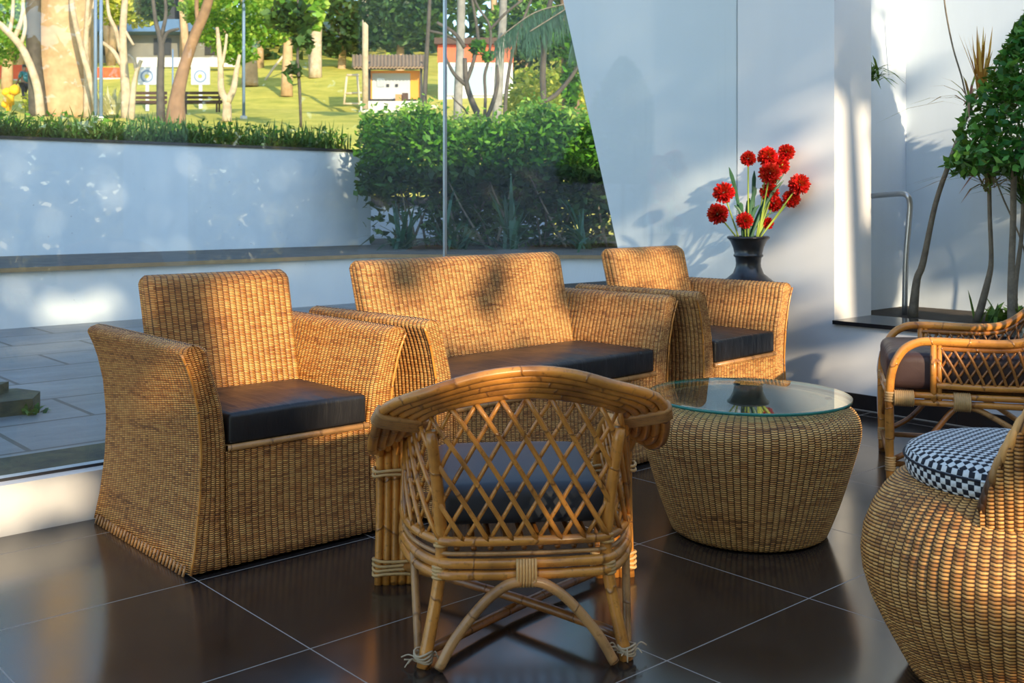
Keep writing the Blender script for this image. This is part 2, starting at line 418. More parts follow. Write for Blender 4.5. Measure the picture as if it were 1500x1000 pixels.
M['drac_orange']=leafmat('orange_blades',[(0,(.36,.14,.02)),(.6,(.60,.30,.06)),(1,(.72,.48,.16))],.3)
M['drac_red']=leafmat('red_green_blades',[(0,(.22,.06,.06)),(.5,(.30,.16,.10)),(1,(.18,.28,.06))],.3)
M['agave']=leafmat('pale_agave_blades',[(0,(.5,.5,.28)),(1,(.85,.82,.6))],.2)
M['yellow_fl']=simple('yellow_petals',(.9,.5,.02),.6)
M['orange']=simple('orange_paint',(.85,.33,.03),.5)
M['redorange']=simple('red_orange_paint',(.78,.13,.05),.6,.15,3)
M['tarp']=simple('red_orange_cloth',(.75,.10,.035),.7,.3,3)
M['pale_grey']=simple('pale_grey_metal',(.46,.48,.53),.5)
M['bark_grey']=mossy('grey_bark',(.14,.13,.12),(.36,.34,.31),3)
M['pole_blue']=simple('blue_grey_paint',(.16,.24,.38),.5)
M['roof_blue']=simple('blue_roof_sheet',(.08,.16,.30),.5,.2,2)
M['corr']=simple('rusty_roof_sheet',(.30,.21,.13),.6,.4,3)
M['concrete']=mossy('pale_concrete',(.5,.48,.44),(.72,.70,.66),3)
M['house']=plaster('shaded_render',(.24,.23,.20),.3)  # pale walls darkened in colour for the shade they stand in
M['wood_dark']=simple('dark_bench_wood',(.07,.035,.02),.6)
M['wood_pale']=simple('pale_timber',(.62,.5,.36),.7)
M['carton']=simple('cardboard',(.45,.25,.10),.8)
M['pane']=simple('pale_window_panel',(.34,.43,.50),.15)
M['teal']=simple('teal_shirt',(.02,.20,.24),.8)
M['navy']=simple('dark_trousers',(.02,.022,.035),.8)
M['skin']=simple('skin',(.30,.16,.10),.6)
M['target_w']=simple('target_white',(.60,.63,.68),.6)
M['target_b']=simple('target_grey_blue',(.22,.30,.46),.6)
M['target_y']=simple('target_yellow',(.85,.70,.1),.6)
# chequered cushion (UV in cells)
m,nt=newmat('black_white_check_weave'); g=N(nt); uv=g.n('ShaderNodeUVMap').outputs[0]
ck=g.n('ShaderNodeTexChecker'); ck.inputs['Scale'].default_value=1; ck.inputs['Color1'].default_value=(.72,.71,.68,1); ck.inputs['Color2'].default_value=(.016,.016,.022,1)
g.l(uv,ck.inputs['Vector']); sep=g.n('ShaderNodeSeparateXYZ'); g.l(uv,sep.inputs[0])
bx=g.math('ABSOLUTE',g.math('SINE',g.math('MULTIPLY',sep.outputs[0],math.pi))); by=g.math('ABSOLUTE',g.math('SINE',g.math('MULTIPLY',sep.outputs[1],math.pi)))
g.bsdf(ck.outputs[0],.7,g.math('MULTIPLY',bx,by),.6,.003,.3); M['check']=m

# ------------------------------------------------------------------ the setting
def struct(name,mb,mat,smooth=False):
    o=mb.build(name,mat,None,smooth); o['kind']='structure'; return o
WX=5.035; WY=3.094; GY=3.72
struct('floor',MB().prism([(-6,-3),(WX,-3),(WX,3.66),(-6,3.66)],-.12,0),M['floor'])
struct('wall_kerb',MB().box((-6,3.66,-.12),(WX,3.80,.165)),M['kerbw'])
# two big panes meeting at a silicone joint
SX=2.90
w=struct('window_1',MB().box((-6,GY,.165),(SX-.006,GY+.010,3.3)),M['glass'])
w=struct('window_2',MB().box((SX+.006,GY,.165),(WX,GY+.010,3.3)),M['glass'])
struct('trim_1',MB().box((SX-.006,GY-.002,.165),(SX+.006,GY+.012,3.3)),M['steel'])
struct('trim_2',MB().box((-6,GY-.004,.150),(WX-.002,GY-.001,.175)),M['dark'])
# interior wall that runs on outside as a fin with a slanted edge
mb=MB(); n=0
ya,yb=4.66,5.16   # slanted outer edge: bottom, top (z 2.45)
yt=ya+(yb-ya)*(3.3-.79)/(2.45-.79); y0=ya-(yb-ya)*.79/(2.45-.79)
poly=[(WY,0),(y0,0),(yt,3.3),(WY,3.3)]
mb.v=[(WX,p[0],p[1]) for p in poly]+[(WX+.375,p[0],p[1]) for p in poly]
for q in ((0,1,2,3),(7,6,5,4),(0,4,5,1),(1,5,6,2),(2,6,7,3),(3,7,4,0)): mb.flat.add(len(mb.f)); mb.face(q)
struct('wall_right',mb,M['white_wall'])
struct('wall_sill',MB().box((WX,-1.5,0),(WX+.36,WY,.435)),M['white_wall'])
struct('windowsill',MB().box((WX-.022,-1.5,.435),(WX+.375,WY-.002,.456)),M['granite'])
mb=MB()
for k in range(9):
    mb.box((WX-.012,WY+.56-.617*(k+1)+.0025,0),(WX-.001,WY+.56-.617*k-.0025,.082))
struct('baseboard_right',mb,M['skirting'])
struct('trim_3',MB().box((WX-.0135,-1.5,0.0005),(WX-.0125,3.6,.004)),M['grout'])
struct('column',MB().box((3.78,-2.2,0),(4.22,-1.8,3.6)),M['white'])
# garden behind the sill
struct('ground_garden',MB().prism([(WX+.375,-2),(9,-2),(9,6),(WX+.375,6)],.05,.44),M['soil'])
struct('wall_garden',MB().box((6.2,-2,.40),(6.42,3.309,3.6)),M['white_blue_shade'])
struct('wall_recess',MB().box((5.412,3.31,.30),(6.42,3.45,3.6)),M['white_blue_shade'])
# courtyard
struct('pavement',MB().prism([(-8,3.80),(5.0,3.80),(9,3.8),(9,9.6),(-8,9.6)],-.1,.10),M['paving'])
struct('trim_4',MB().box((-8,3.81,.10),(5.0,4.24,.125)),M['moss'])
pf=[(-8,8.78),(5.9,8.78),(8.9,5.57)]
struct('wall_planter',MB().prism(pf+[(9.3,5.9),(6.3,9.3),(6.0,10.69),(-8,10.69)],.10,.545),M['white'])
struct('trim_5',MB().prism([(-8,8.75),(5.89,8.75),(8.88,5.54),(10.1,6.6),(7.4,10.0),(7.3,10.69),(-8,10.69)],.545,.575),[M['coping']])
struct('trim_6',MB().prism([(-8,8.735),(5.885,8.735),(8.87,5.525),(8.88,5.54),(5.89,8.75),(-8,8.75)],.540,.574),M['copedge'])
struct('wall_courtyard',MB().box((-8,10.70,.0),(7.2,10.95,1.685)),M['white_blue_shade'])
struct('trim_7',MB().box((-8,10.68,1.685),(7.21,10.97,1.715)),M['dark'])
struct('ground_planter',MB().prism([(7.2,10.7),(7.42,10.0),(10.1,6.7),(14,9),(13,18),(7.2,18)],.2,.56),M['soil'])
struct('ground_bed',MB().box((-8,10.97,1.0),(7.2,13.5,1.60)),M['soil'])
p0=P(540,300,15.5); p1=P(720,300,14.2)
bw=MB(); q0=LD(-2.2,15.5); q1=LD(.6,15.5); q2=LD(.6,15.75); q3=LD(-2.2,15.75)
bw.prism([q0[:2],q1[:2],q2[:2],q3[:2]],.3,1.05); struct('wall_back',bw,M['white_blue_shade'])
bw=MB(); q0=LD(-2.2,15.45); q1=LD(.6,15.45); q2=LD(.6,15.8); q3=LD(-2.2,15.8)
bw.prism([q0[:2],q1[:2],q2[:2],q3[:2]],1.05,1.17); struct('trim_8',bw,M['dark'])
# hillside lawn
mb=MB(); ds=[12.4]+list(np.linspace(13,46,18))+list(np.linspace(48,95,22)); nl=41
for d in ds:
    for k in range(nl):
        l=(-1.15+k/(nl-1)*2.3)*d*.62
        z=ground_z(d)+.10*math.sin(l*.5+d*.3)+.06*math.sin(l*1.3-d*.7)-(.0 if d>13 else .0)
        if d<21 and l>-3.4: z=min(z, .35+max(0,d-17.2)*.55)
        mb.v.append(tuple(LD(l,d,z)))
for i in range(len(ds)-1):
    for k in range(nl-1):
        a=i*nl+k; mb.face([a,a+1,a+1+nl,a+nl])
struct('lawn',mb,M['lawn'],True)

# ------------------------------------------------------------------ woven armchairs and sofa
def wicker_seat(name,label,cat,loc,rz,wi,D,group,zs=1.0,bt=None,mat='wick',back_half=None,stubs=False):
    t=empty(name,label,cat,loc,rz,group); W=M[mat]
    def outer(z): return wi+float(np.interp(z,[0,.02,.10,.22,.35,.48,.58,.65,.67],[.125,.120,.102,.086,.080,.092,.115,.146,.150]))
    def inner(z): return wi+float(np.interp(z,[0,.36,.47,.60,.67],[0,0,.012,.05,.066]))
    def fy(z): return float(np.interp(z,[0,.02,.12,.3,.67],[-.022,-.02,-.006,0,-.008]))
    zz=[.012,.05,.09,.13,.18,.23,.28,.33,.38,.43,.48,.52,.56,.60,.63,.645]
    for s in (-1,1):
        rings=[]
        for z in zz:
            a,b=sorted((s*inner(z),s*outer(z))); rings.append((a,b,fy(z),D,.014,z*zs))
        for z,k in ((.655,.88),(.662,.68),(.666,.42),(.668,.05)):
            c=(inner(z)+outer(z))/2*s; h=(outer(z)-inner(z))/2*k
            rings.append((c-h,c+h,fy(z)+.012*(1-k),D-.012*(1-k),min(.014,h*.9),z*zs))
        mb=woven(MB(),rings)
        mb.build('arm',W,t)
        e=MB()                                           # corner canes of the arm front
        e.tube([(s*outer(z),fy(z)-.001,z*zs) for z in zz],.0045,6,1)
        e.build('corner_cane',M['cane'],t)
    rings=[(-wi+.001,wi-.001,fy(z),D-.02,.004,z*zs) for z in (.012,.05,.09,.13,.18,.23,.28,.33,.345)]
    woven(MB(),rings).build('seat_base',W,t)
    mb=MB().box((-wi+.002,-.004,.345*zs),(wi-.002,.03,.362*zs)); mb.tube([(-wi+.002,0,.354*zs),(wi-.002,0,.354*zs)],.010,8,1)
    mb.build('seat_rail',M['cane_pale'],t)
    bh=back_half or wi+.012; bt=bt or .836
    rings=[]; bz=[.36,.42,.50,.58,.66,.74,bt-.03,bt-.015,bt-.005,bt]
    for i,z in enumerate(bz):
        yf=.432+.115*(z-.40)/.44; th=.085; k=[1]*7+[.82,.5,.15]; sh=th*(1-k[i])/2
        f=1+(.03*(z-.36)/.48); e=(1-k[i])*.02
        rings.append((-bh*f+e,bh*f-e,yf+sh,yf+th-sh,min(.02,(th-2*sh)*.45),z*zs))
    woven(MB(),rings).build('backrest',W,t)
    c=rbox('cushion',(-wi+.006,-.002,.362*zs),(wi-.006,.435,.455*zs),.014,M['leather'],t,.012)
    mb=MB(); z=.452*zs; x=wi-.012
    mb.tube([(-x,.005,z-.004),(x,.005,z-.004)],.0035,6,1); mb.tube([(-x,.003,.37*zs),(x,.003,.37*zs)],.0035,6,1)
    mb.build('piping',M['leather'],c)
    if stubs:
        mb=MB()
        for k in range(30):
            y=.015+k*.0235; mb.tube([(-outer(.01)+.002,y,.03),(-outer(.01)-.006,y+.002,.001)],.0045,5,1)
        mb.build('stake_ends',M['cane_pale'],t)
    b=MB(); b.box((-wi-.07,.03,0),(wi+.07,D-.04,.012*zs)); b.build('foot_plinth',M['dark'],t,False)
    return t
wicker_seat('wicker_armchair','honey wicker armchair with black cushion at the end of the row away from the vase','armchair',(1.696,2.905,0),0,.25,.74,'woven armchairs',1.0,.836,'wick',None,True)
wicker_seat('wicker_sofa','honey wicker two-seat sofa with one long black cushion between the two matching armchairs','sofa',(2.842,2.905,0),R(3),.560,.69,None,1.025,.836,'wick_pale',.552)
wicker_seat('wicker_armchair','honey wicker armchair with black cushion standing in front of the tall black vase','armchair',(3.985,2.90,0),R(4),.254,.69,'woven armchairs',1.045,.826,'wick_pale',.285)

# ------------------------------------------------------------------ drum coffee table
T=empty('coffee_table','round brown wicker drum table with a round glass top','coffee table',(2.904,2.103,0))
prof=[(.235,.004),(.25,.012),(.262,.04),(.285,.10),(.308,.17),(.329,.24),(.345,.295),(.354,.335),(.355,.36),(.350,.385),(.338,.405),(.318,.421),(.292,.431),(.25,.436)]
pp=[]
for (a,b) in zip(prof,prof[1:]): pp += [a, ((a[0]+b[0])/2,(a[1]+b[1])/2)]
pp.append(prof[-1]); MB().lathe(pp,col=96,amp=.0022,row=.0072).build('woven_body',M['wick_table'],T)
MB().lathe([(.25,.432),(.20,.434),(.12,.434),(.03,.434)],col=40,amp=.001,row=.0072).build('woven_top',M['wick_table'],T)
mb=MB(); n=96
mb.v=[(.329*math.cos(2*math.pi*k/n),.329*math.sin(2*math.pi*k/n),z) for z in (.440,.450) for k in range(n)]
mb.flat.add(0); mb.face(list(reversed(range(n)))); mb.flat.add(1); mb.face([n+k for k in range(n)])
for k in range(n): mb.face([k,(k+1)%n,n+(k+1)%n,n+k],mi=1)
gt=mb.build('glass_top',[M['tglass'],M['tedge']],T); tag(gt,'clear glass disc with a green edge')
for k in range(4):
    a=2*math.pi*(k+.5)/4; MB().lathe([(.012,.435),(.012,.440)],12,(.26*math.cos(a),.26*math.sin(a))).build('rubber_pad',M['dark'],T)

# ------------------------------------------------------------------ lattice cane tub chair, seen from behind
def bez(pts,n): # Catmull-Rom resample to n points by arc length
    pts=[Vector(p) for p in pts]; e=[pts[0]*2-pts[1]]+pts+[pts[-1]*2-pts[-2]]; q=[]
    for i in range(1,len(e)-2):
        p0,p1,p2,p3=e[i-1:i+3]
        for k in range(12):
            t=k/12; q.append(.5*((2*p1)+(p2-p0)*t+(2*p0-5*p1+4*p2-p3)*t*t+(3*p1-p0-3*p2+p3)*t**3))
    q.append(pts[-1]); L=[0]
    for a,b in zip(q,q[1:]): L.append(L[-1]+(b-a).length)
    out=[]
    for i in range(n):
        s=L[-1]*i/(n-1); j=max(k for k in range(len(L)) if L[k]<=s+1e-9); j=min(j,len(q)-2)
        out.append(q[j].lerp(q[j+1],(s-L[j])/max(L[j+1]-L[j],1e-9)))
    return out
def lattice(mb,top,bot,n,shift,r,dirs=(1,-1),off=.004,start=0,outsign=1):
    """crossing canes on the ruled surface between two resampled paths"""
    m=len(top)-1
    def S(u,t):
        u=min(max(u,0),m); i=min(int(u),m-1); f=u-i
        return bot[i].lerp(bot[i+1],f).lerp(top[i].lerp(top[i+1],f),t)
    for dr in dirs:
        for k in range(-n,2*n):
            u0=(k+.5+start)*m/n; pts=[]
            for j in range(9):
                t=j/8; u=u0-dr*shift*m*(t-.0)
                if 0<=u<=m:
                    p=S(u,t); q=S(min(u+.5,m),t)-S(max(u-.5,0),t)
                    nn=q.cross(S(u,1)-S(u,0)).normalized(); p=p+nn*(off*dr*outsign); pts.append(p)
            if len(pts)>2: mb.tube(pts,r if dr>0 else r*.85,6,1)
HD=48.48+5.2
ch=empty('cane_tub_chair','low cane tub chair with open lattice back, standing in front of the sofa','chair',LD(.032,2.49),R(HD-90))
bindings=MB()
for s in (-1,1):
    mb=MB(); mb.tube([(s*.240,-.005,.0),(s*.215,.018,.12),(s*.200,.03,.21),(s*.197,.03,.28),(s*.205,.012,.40),(s*.222,-.012,.55)],[.0165,.015,.015,.0155,.0145,.014],10,5)
    leg=mb.build('back_leg',M['cane'],ch)
    MB().wrap((s*.200,.03,.195),(s*.199,.03,.228),.021,4).build('binding',M['bind'],leg)
    MB().wrap((s*.197,.03,.27),(s*.197,.03,.295),.019,3).build('binding',M['bind'],leg)
    fr=MB()                                              # frayed raffia at the foot
    for k in range(4): 
        fr.tube([(s*.240+.021*math.cos(a),-.003+.021*math.sin(a),.018+k*.006+.004*math.sin(2*a+k)) for a in np.linspace(0,6.28,14)],.0028,5,1)
    for k in range(9):
        a=random.uniform(0,6.28); L=random.uniform(.015,.042); b=Vector((s*.24+.02*math.cos(a),.02*math.sin(a),.02))
        fr.tube([b,b+Vector((math.cos(a)*L*.5,math.sin(a)*L*.5,random.uniform(.0,.02))),b+Vector((math.cos(a)*L,math.sin(a)*L,random.uniform(-.014,.02)))],.0018,4,3)
    fr.build('raffia_tie',M['raffia'],leg)
    MB().tube([(s*.262,.12,.235),(s*.256,.08,.12),(s*.250,.035,.012)],.010,8,4).build('side_strut',M['cane_pale'],ch)
def U(front_u,front_v,z_f,side_u,side_v,z_s,cu,cv,z_c,bv,z_b):
    left=[(-front_u,front_v,z_f),(-side_u,side_v,z_s),(-cu,cv,z_c),(-cu*.55,bv+.004,z_b*.7+z_c*.3)]
    return left+[(0,bv,z_b)]+[(-x,y,z) for x,y,z in reversed(left)]
NP=61
bot=bez(U(.275,.54,.30,.285,.22,.29,.215,.035,.287,.0,.287),NP)
topc=bez(U(.275,.50,.475,.275,.20,.497,.222,.0,.585,-.03,.628),NP)
MB().tube(bot,.0115,8,1).build('lattice_rail',M['cane'],ch)
mb=MB(); mb.tube([p-Vector((0,0,.052)) for p in bot],.0125,8,1); mb.build('seat_hoop',M['cane'],ch)
mb=MB(); mb.tube([p-Vector((0,0,.079)) for p in bot],.0125,8,1); mb.build('seat_hoop',M['cane'],ch)
mb=MB(); mb.tube([p-Vector((0,-.004,.030)) for p in bot],.0055,6,1); mb.build('seat_bead',M['cane_pale'],ch)
mb=MB(); lattice(mb,topc,bot,26,.135,.0064,outsign=1); mb.build('lattice',M['cane'],ch)
# broad five-cane rail, rolled outward, running down into the front legs
rail_paths=[]
for j in range(5):
    path=[]
    for i,p in enumerate(topc):
        u=i/(NP-1); a=abs(u-.5)*2       # 0 at back centre, 1 at arm fronts
        tan=(topc[min(i+1,NP-1)]-topc[max(i-1,0)]).normalized(); out=Vector((tan.y,-tan.x,0)).normalized()
        if (out.y>0 and a<.4) or (a>=.4 and out.x*p.x<0): out=-out
        w0=float(np.interp(a,[0,.2,.36,.5,.75,1],[.55,.72,.93,.92,.82,.85])); wz=float(np.interp(a,[0,.2,.36,.5,.75,1],[.80,.72,.34,-.18,-.55,-.45]))
        k=float(np.interp(a,[0,.25,.4,.7,1],[.0185,.0205,.0245,.0245,.023]))
        path.append(p+(out*w0+Vector((0,0,wz)))*(k*j+.006)+Vector((0,0,.006)))
    rail_paths.append(path)
    full=[]
    for s,seq in ((0,path),):
        def front(sg):
            e=path[0] if sg<0 else path[-1]
            x=abs(e.x); xb=.268+.0225*j
            return [Vector((sg*(x*.7+xb*.3),.545,.43-.014*j)),Vector((sg*xb,.565,.36)),Vector((sg*xb,.560,.20)),Vector((sg*(xb+.004),.548,.0))]
        L_=front(-1); R_=front(1)
        full=list(reversed(L_))+path[1:-1:3]+R_
    MB().tube(full,.0128,8,3).build('rail_cane',M['cane'],ch)
for s in (-1,1):
    for z,h in ((.31,.03),(.03,.055)):
        w_=MB()
        for k in range(4 if h>.04 else 2):
            zz=z+k*.013
            ring=[(s*(.313+.064*math.copysign(abs(math.cos(a))**.5,math.cos(a))),.556+.021*math.copysign(abs(math.sin(a))**.5,math.sin(a)),zz+.003*math.sin(3*a+k)) for a in np.linspace(0,2*math.pi,25)]
            w_.tube(ring,.0048,6,1)
        w_.build('leg_binding',M['bind'],ch)
for s,i in ((-1,18),(1,NP-1-18)):
    a=rail_paths[0][i]; b=rail_paths[4][i]; d=(b-a).normalized(); tn=(rail_paths[2][i+1]-rail_paths[2][i-1]).normalized(); up=tn.cross(d).normalized()
    if up.y>0: up=-up
    mb=MB()
    for k in (-1.6,-.8,0,.8,1.6): mb.tube([a-d*.02+up*.008+tn*k*.0135,a+up*.012+tn*k*.0135,b+up*.012+tn*k*.0135,b+d*.012+tn*k*.0135,b+d*.006-up*.012+tn*k*.0135],.0078,7,2)
    mb.build('corner_strap',M['cane_pale'],ch)
for s in (-1,1):
    MB().tube([(s*.205,-.035,.008),(s*.165,-.025,.075),(s*.10,-.018,.15),(s*.05,-.016,.187),(s*.014,-.016,.198)],.0125,8,5).build('arched_brace',M['cane_pale'],ch)
mb=MB()
for k in range(7): mb.tube([(-.021+.007*k,-.020,.186),(-.021+.007*k,-.028,.215),(-.021+.007*k,-.022,.252)],.0036,5,2)
mb.build('centre_binding',M['bind'],ch)
MB().tube([(-.235,.01,.03),(0,.275,.026),(.285,.54,.03)],.0125,8,3).build('cross_stretcher',M['cane_dark'],ch)
MB().tube([(.235,.01,.052),(0,.275,.052),(-.285,.54,.052)],.0125,8,3).build('cross_stretcher',M['cane_dark'],ch)
rbox('cushion',(-.205,.055,.305),(.205,.54,.40),.03,M['fabric_grey'],ch,.012)
mb=MB()
for k in range(11): mb.tube([(-.2+.04*k,.03,.262),(-.2+.04*k,.53,.275)],.007,6,1)
mb.tube([(-.26,.53,.25),(.26,.53,.25)],.012,8,1)
mb.build('seat_slats',M['cane_dark'],ch)

# ------------------------------------------------------------------ cane lounge chair by the sill
lc=empty('cane_lounge_chair','cane lounge chair with hooped arms and thick brown cushion beside the black stone sill','chair',(4.035,2.24,0),R(-147.8))
hoop=[(.28,0,.0),(.28,-.004,.18),(.28,.0,.40),(.28,.035,.50),(.28,.09,.543),(.28,.16,.552),(.28,.30,.550),(.28,.42,.552),(.275,.50,.572),(.262,.58,.635),(.22,.65,.715),(.12,.70,.765)]
loop=hoop+[(0,.71,.775)]+[(-x,y,z) for x,y,z in reversed(hoop)]
MB().tube(loop,.0165,10,5).build('hoop_frame',M['cane'],lc)
MB().tube([(x*.99,y+.0,z-.026) for x,y,z in loop[5:-5]],.010,8,5).build('inner_hoop',M['cane_dark'],lc)
low=[(.28,.165,.385),(.28,.32,.382),(.275,.45,.382),(.25,.57,.385),(.17,.635,.39),(0,.65,.392)]; low=low+[(-x,y,z) for x,y,z in reversed(low[:-1])]
MB().tube(low,.013,8,4).build('lattice_rail',M['cane'],lc)
tp=[Vector((x*.99,y,z-.03)) for x,y,z in loop[5:-5]]
mb=MB(); lattice(mb,bez(tp,NP),bez(low,NP),36,.055,.0058); mb.build('lattice',M['cane_dark'],lc)
for s in (-1,1):
    mb=MB(); mb.tube([(s*.28,.155,.31),(s*.28,.155,.55)],.012,8,1); mb.tube([(s*.279,.176,.31),(s*.279,.176,.54)],.009,8,1); mb.build('arm_post',M['cane'],lc)
    mb=MB(); mb.tube([(s*.28,0,.345),(s*.28,.60,.345)],.0125,8,1); mb.tube([(s*.28,0,.317),(s*.28,.60,.317)],.0125,8,1); sr=mb.build('seat_rail',M['cane'],lc)
    MB().wrap((s*.28,.012,.331),(s*.28,.085,.331),.031,10).build('binding',M['bind'],sr); MB().wrap((s*.28,.225,.326),(s*.28,.285,.326),.036,9).build('binding',M['bind'],sr)
    MB().wrap((s*.28,0,.315),(s*.28,0,.355),.021,4).build('leg_binding',M['bind'],lc); MB().wrap((s*.28,0,.05),(s*.28,0,.105),.020,6).build('leg_binding',M['bind'],lc)
    bl=MB().tube([(s*.245,.655,0),(s*.25,.61,.2),(s*.255,.60,.345),(s*.24,.635,.60)],.0155,9,4).build('back_leg',M['cane'],lc)
    MB().tube([(s*.27,.01,.09),(s*.268,.12,.16),(s*.268,.22,.285),(s*.27,.26,.305)],.011,8,4).build('side_brace',M['cane_dark'],lc)
    MB().tube([(s*.255,.62,.10),(s*.262,.50,.19),(s*.268,.34,.285),(s*.27,.28,.305)],.011,8,4).build('side_brace',M['cane_pale'],lc)
    MB().tube([(s*.275,.0,.075),(s*.252,.64,.085)],.011,8,1).build('stretcher',M['cane_dark'],lc)
    MB().tube([(s*.27,.005,.17),(s*.13,.01,.30)],.011,8,1).build('front_brace',M['cane_dark'],lc)
mb=MB(); mb.tube([(-.28,0,.345),(.28,0,.345)],.0125,8,1); mb.tube([(-.28,0,.317),(.28,0,.317)],.0125,8,1); mb.tube([(-.27,.6,.331),(.27,.6,.331)],.0125,8,1); mb.build('seat_rail',M['cane'],lc)
MB().tube([(-.28,0,.085),(.28,0,.085)],.011,8,1).build('stretcher',M['cane_dark'],lc)
rbox('cushion',(-.262,-.012,.36),(.262,.60,.50),.035,M['leather_brown'],lc,.015)
mb=MB(); 
for k in range(9): mb.tube([(-.24+.06*k,.0,.338),(-.24+.06*k,.6,.338)],.008,6,1)
mb.build('seat_slats',M['cane_dark'],lc)
mb=MB(); mb.tube([(-.30,-.008,.43),(-.305,-.018,.36),(-.30,-.016,.30),(-.303,-.018,.22),(-.297,-.014,.12)],.004,6,4); mb.build('loose_cord',M['cord'],lc)

# ------------------------------------------------------------------ round woven pod chair at the front
pc=empty('wicker_pod_chair','round golden wicker tub chair with black and white chequered cushion, nearest to the viewer','chair',LD(1.157,2.40),R(48.48-90))
prof=[(.225,.004),(.240,.012),(.262,.05),(.295,.11),(.325,.17),(.342,.225),(.347,.27),(.341,.32),(.322,.37),(.298,.41),(.272,.44),(.245,.455)]
pp=[]
for (a,b) in zip(prof,prof[1:]): pp += [a, ((a[0]+b[0])/2,(a[1]+b[1])/2)]
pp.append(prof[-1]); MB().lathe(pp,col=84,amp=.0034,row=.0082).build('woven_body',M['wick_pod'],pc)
# backrest shell: local x = lateral right, y = away from viewer
BD=math.atan2(-.56,.83); mb=MB(); nn=84*4; rows=18
def rim(ph): 
    return .445+.40*(1-math.exp(-(R(97)-abs(ph))/R(24)))
cols=[]
for k in range(225):
    ph=R(-97)+R(194)*k/224; a=BD+ph; zr=rim(ph); ring=[]
    rib=.0032*math.cos(2*math.pi*k/4)
    for j in range(rows+1):
        t=j/rows; z=.415+(zr-.415)*t; r=.296+.05*((z-.415)/.45)**1.1+rib
        ring.append((r*math.cos(a),r*math.sin(a),z))
    for j in range(rows+1):
        t=1-j/rows; z=.415+(zr-.415)*t; r=.262+.045*((z-.415)/.45)**1.1-rib*.6
        ring.append((r*math.cos(a),r*math.sin(a),z))
    cols.append(ring)
for rg_ in cols: mb.v+=rg_
K=len(cols[0])
for k in range(224):
    for j in range(K-1):
        a=k*K+j; z=[cols[k][j][2],cols[k+1][j][2],cols[k+1][j+1][2],cols[k][j+1][2]]
        mb.face([a,a+K,a+K+1,a+1],[(k/4+.5,z[0]/.0082),((k+1)/4+.5,z[1]/.0082),((k+1)/4+.5,z[2]/.0082),(k/4+.5,z[3]/.0082)])
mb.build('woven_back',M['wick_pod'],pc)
mb=MB()
for q in range(3):
    pts=[]
    for k in range(121):
        qq=k/60-1; ph=R(97)*math.copysign(1-(1-abs(qq))**1.6,qq); a=BD+ph; z=rim(ph); r=.279+.0475*(max(z-.415,0)/.45)**1.1; w=k*.9+q*2.094
        pts.append(((r+.011*math.cos(w))*math.cos(a),(r+.011*math.cos(w))*math.sin(a),z+.003+.011*math.sin(w)))
    mb.tube(pts,.0095,7,2)
mb.build('braided_rim',M['wick_pod'],pc)
mb=MB(); N_=72; cell=.0135
prof=[(0,.535),(.10,.5345),(.18,.531),(.225,.524),(.246,.512),(.253,.495),(.252,.475),(.246,.458),(.232,.446),(0,.446)]
acc=0
for i,(r,z) in enumerate(prof):
    for k in range(N_): a=2*math.pi*k/N_; mb.v.append((r*math.cos(a),r*math.sin(a),z))
for i in range(len(prof)-1):
    for k in range(N_):
        a=i*N_+k; b=i*N_+(k+1)%N_; top=prof[i+1][1]>.50
        vi=[a,b,b+N_,a+N_]; mb_uv=[]
        for q,(ii,kk) in zip(vi,((i,k),(i,k+1),(i+1,k+1),(i+1,k))):
            if top: mb_uv.append((mb.v[q][0]/cell,mb.v[q][1]/cell))
            else:
                arc=sum(math.dist(prof[t],prof[t+1]) for t in range(4,ii)) if ii>4 else 0
                mb_uv.append((kk/N_*118,arc/cell))
        mb.face(vi[::-1],mb_uv[::-1])
cu=mb.build('cushion',M['check'],pc); tag(cu,'black and white chequered round cushion')
MB().tube([(.2535*math.cos(a),.2535*math.sin(a),.497) for a in np.linspace(0,2*math.pi,73)],.003,5,1,False).build('piping',M['check'],cu)

# ------------------------------------------------------------------ vase and red flowers
VX,VY=4.75,3.44
va=empty('floor_vase','tall black glazed vase with flared rim between the rear armchair and the white wall','vase',(VX,VY,0))
prof=[(.115,.0),(.125,.01),(.150,.10),(.190,.28),(.208,.44),(.200,.55),(.165,.635),(.112,.675),(.082,.700),(.068,.735),(.066,.755),(.070,.785),(.079,.792),(.079,.800),(.074,.805),(.082,.84),(.096,.872),(.106,.883),(.113,.889),(.113,.897),(.105,.901),(.094,.896),(.080,.86),(.062,.80),(.056,.74)]
MB().lathe(prof,56).build('vase_body',M['vase'],va)
petal=rng
fl=[(1096,232,11,-.05,'small red pompom flower highest on the window side of the bouquet'),
(1125,230,15,.03,'red pompom flower in the crowded top group, touching the dark upright strap leaf'),
(1152,223,12,.06,'topmost red pompom flower of the bouquet, beside the corner wall'),
(1142,243,14,.07,'red pompom flower half hidden behind the crowded top group'),
(1128,254,16,-.05,'largest red pompom flower at the front of the crowded top group'),
(1060,282,15,-.02,'upper of the two red pompom flowers leaning out over the glass'),
(1051,313,15,-.05,'lower of the two red pompom flowers leaning out over the glass'),
(1171,270,15,.0,'red pompom flower reaching farthest toward the garden opening'),
(1159,291,13,.05,'red pompom flower just under the one reaching toward the garden opening'),
(1127,281,14,.03,'red pompom flower in the middle of the bouquet under the largest bloom'),
(1134,298,12,.08,'red pompom flower deep inside the bouquet behind the green stems'),
(1091,323,12,-.05,'red pompom flower just above the vase rim on the window side'),
(1124,327,9,.06,'small red pompom flower peeping out behind the stems at the vase rim')]
dv=Vector((VX,VY,0)).dot(Vector((SS,CC,0)))
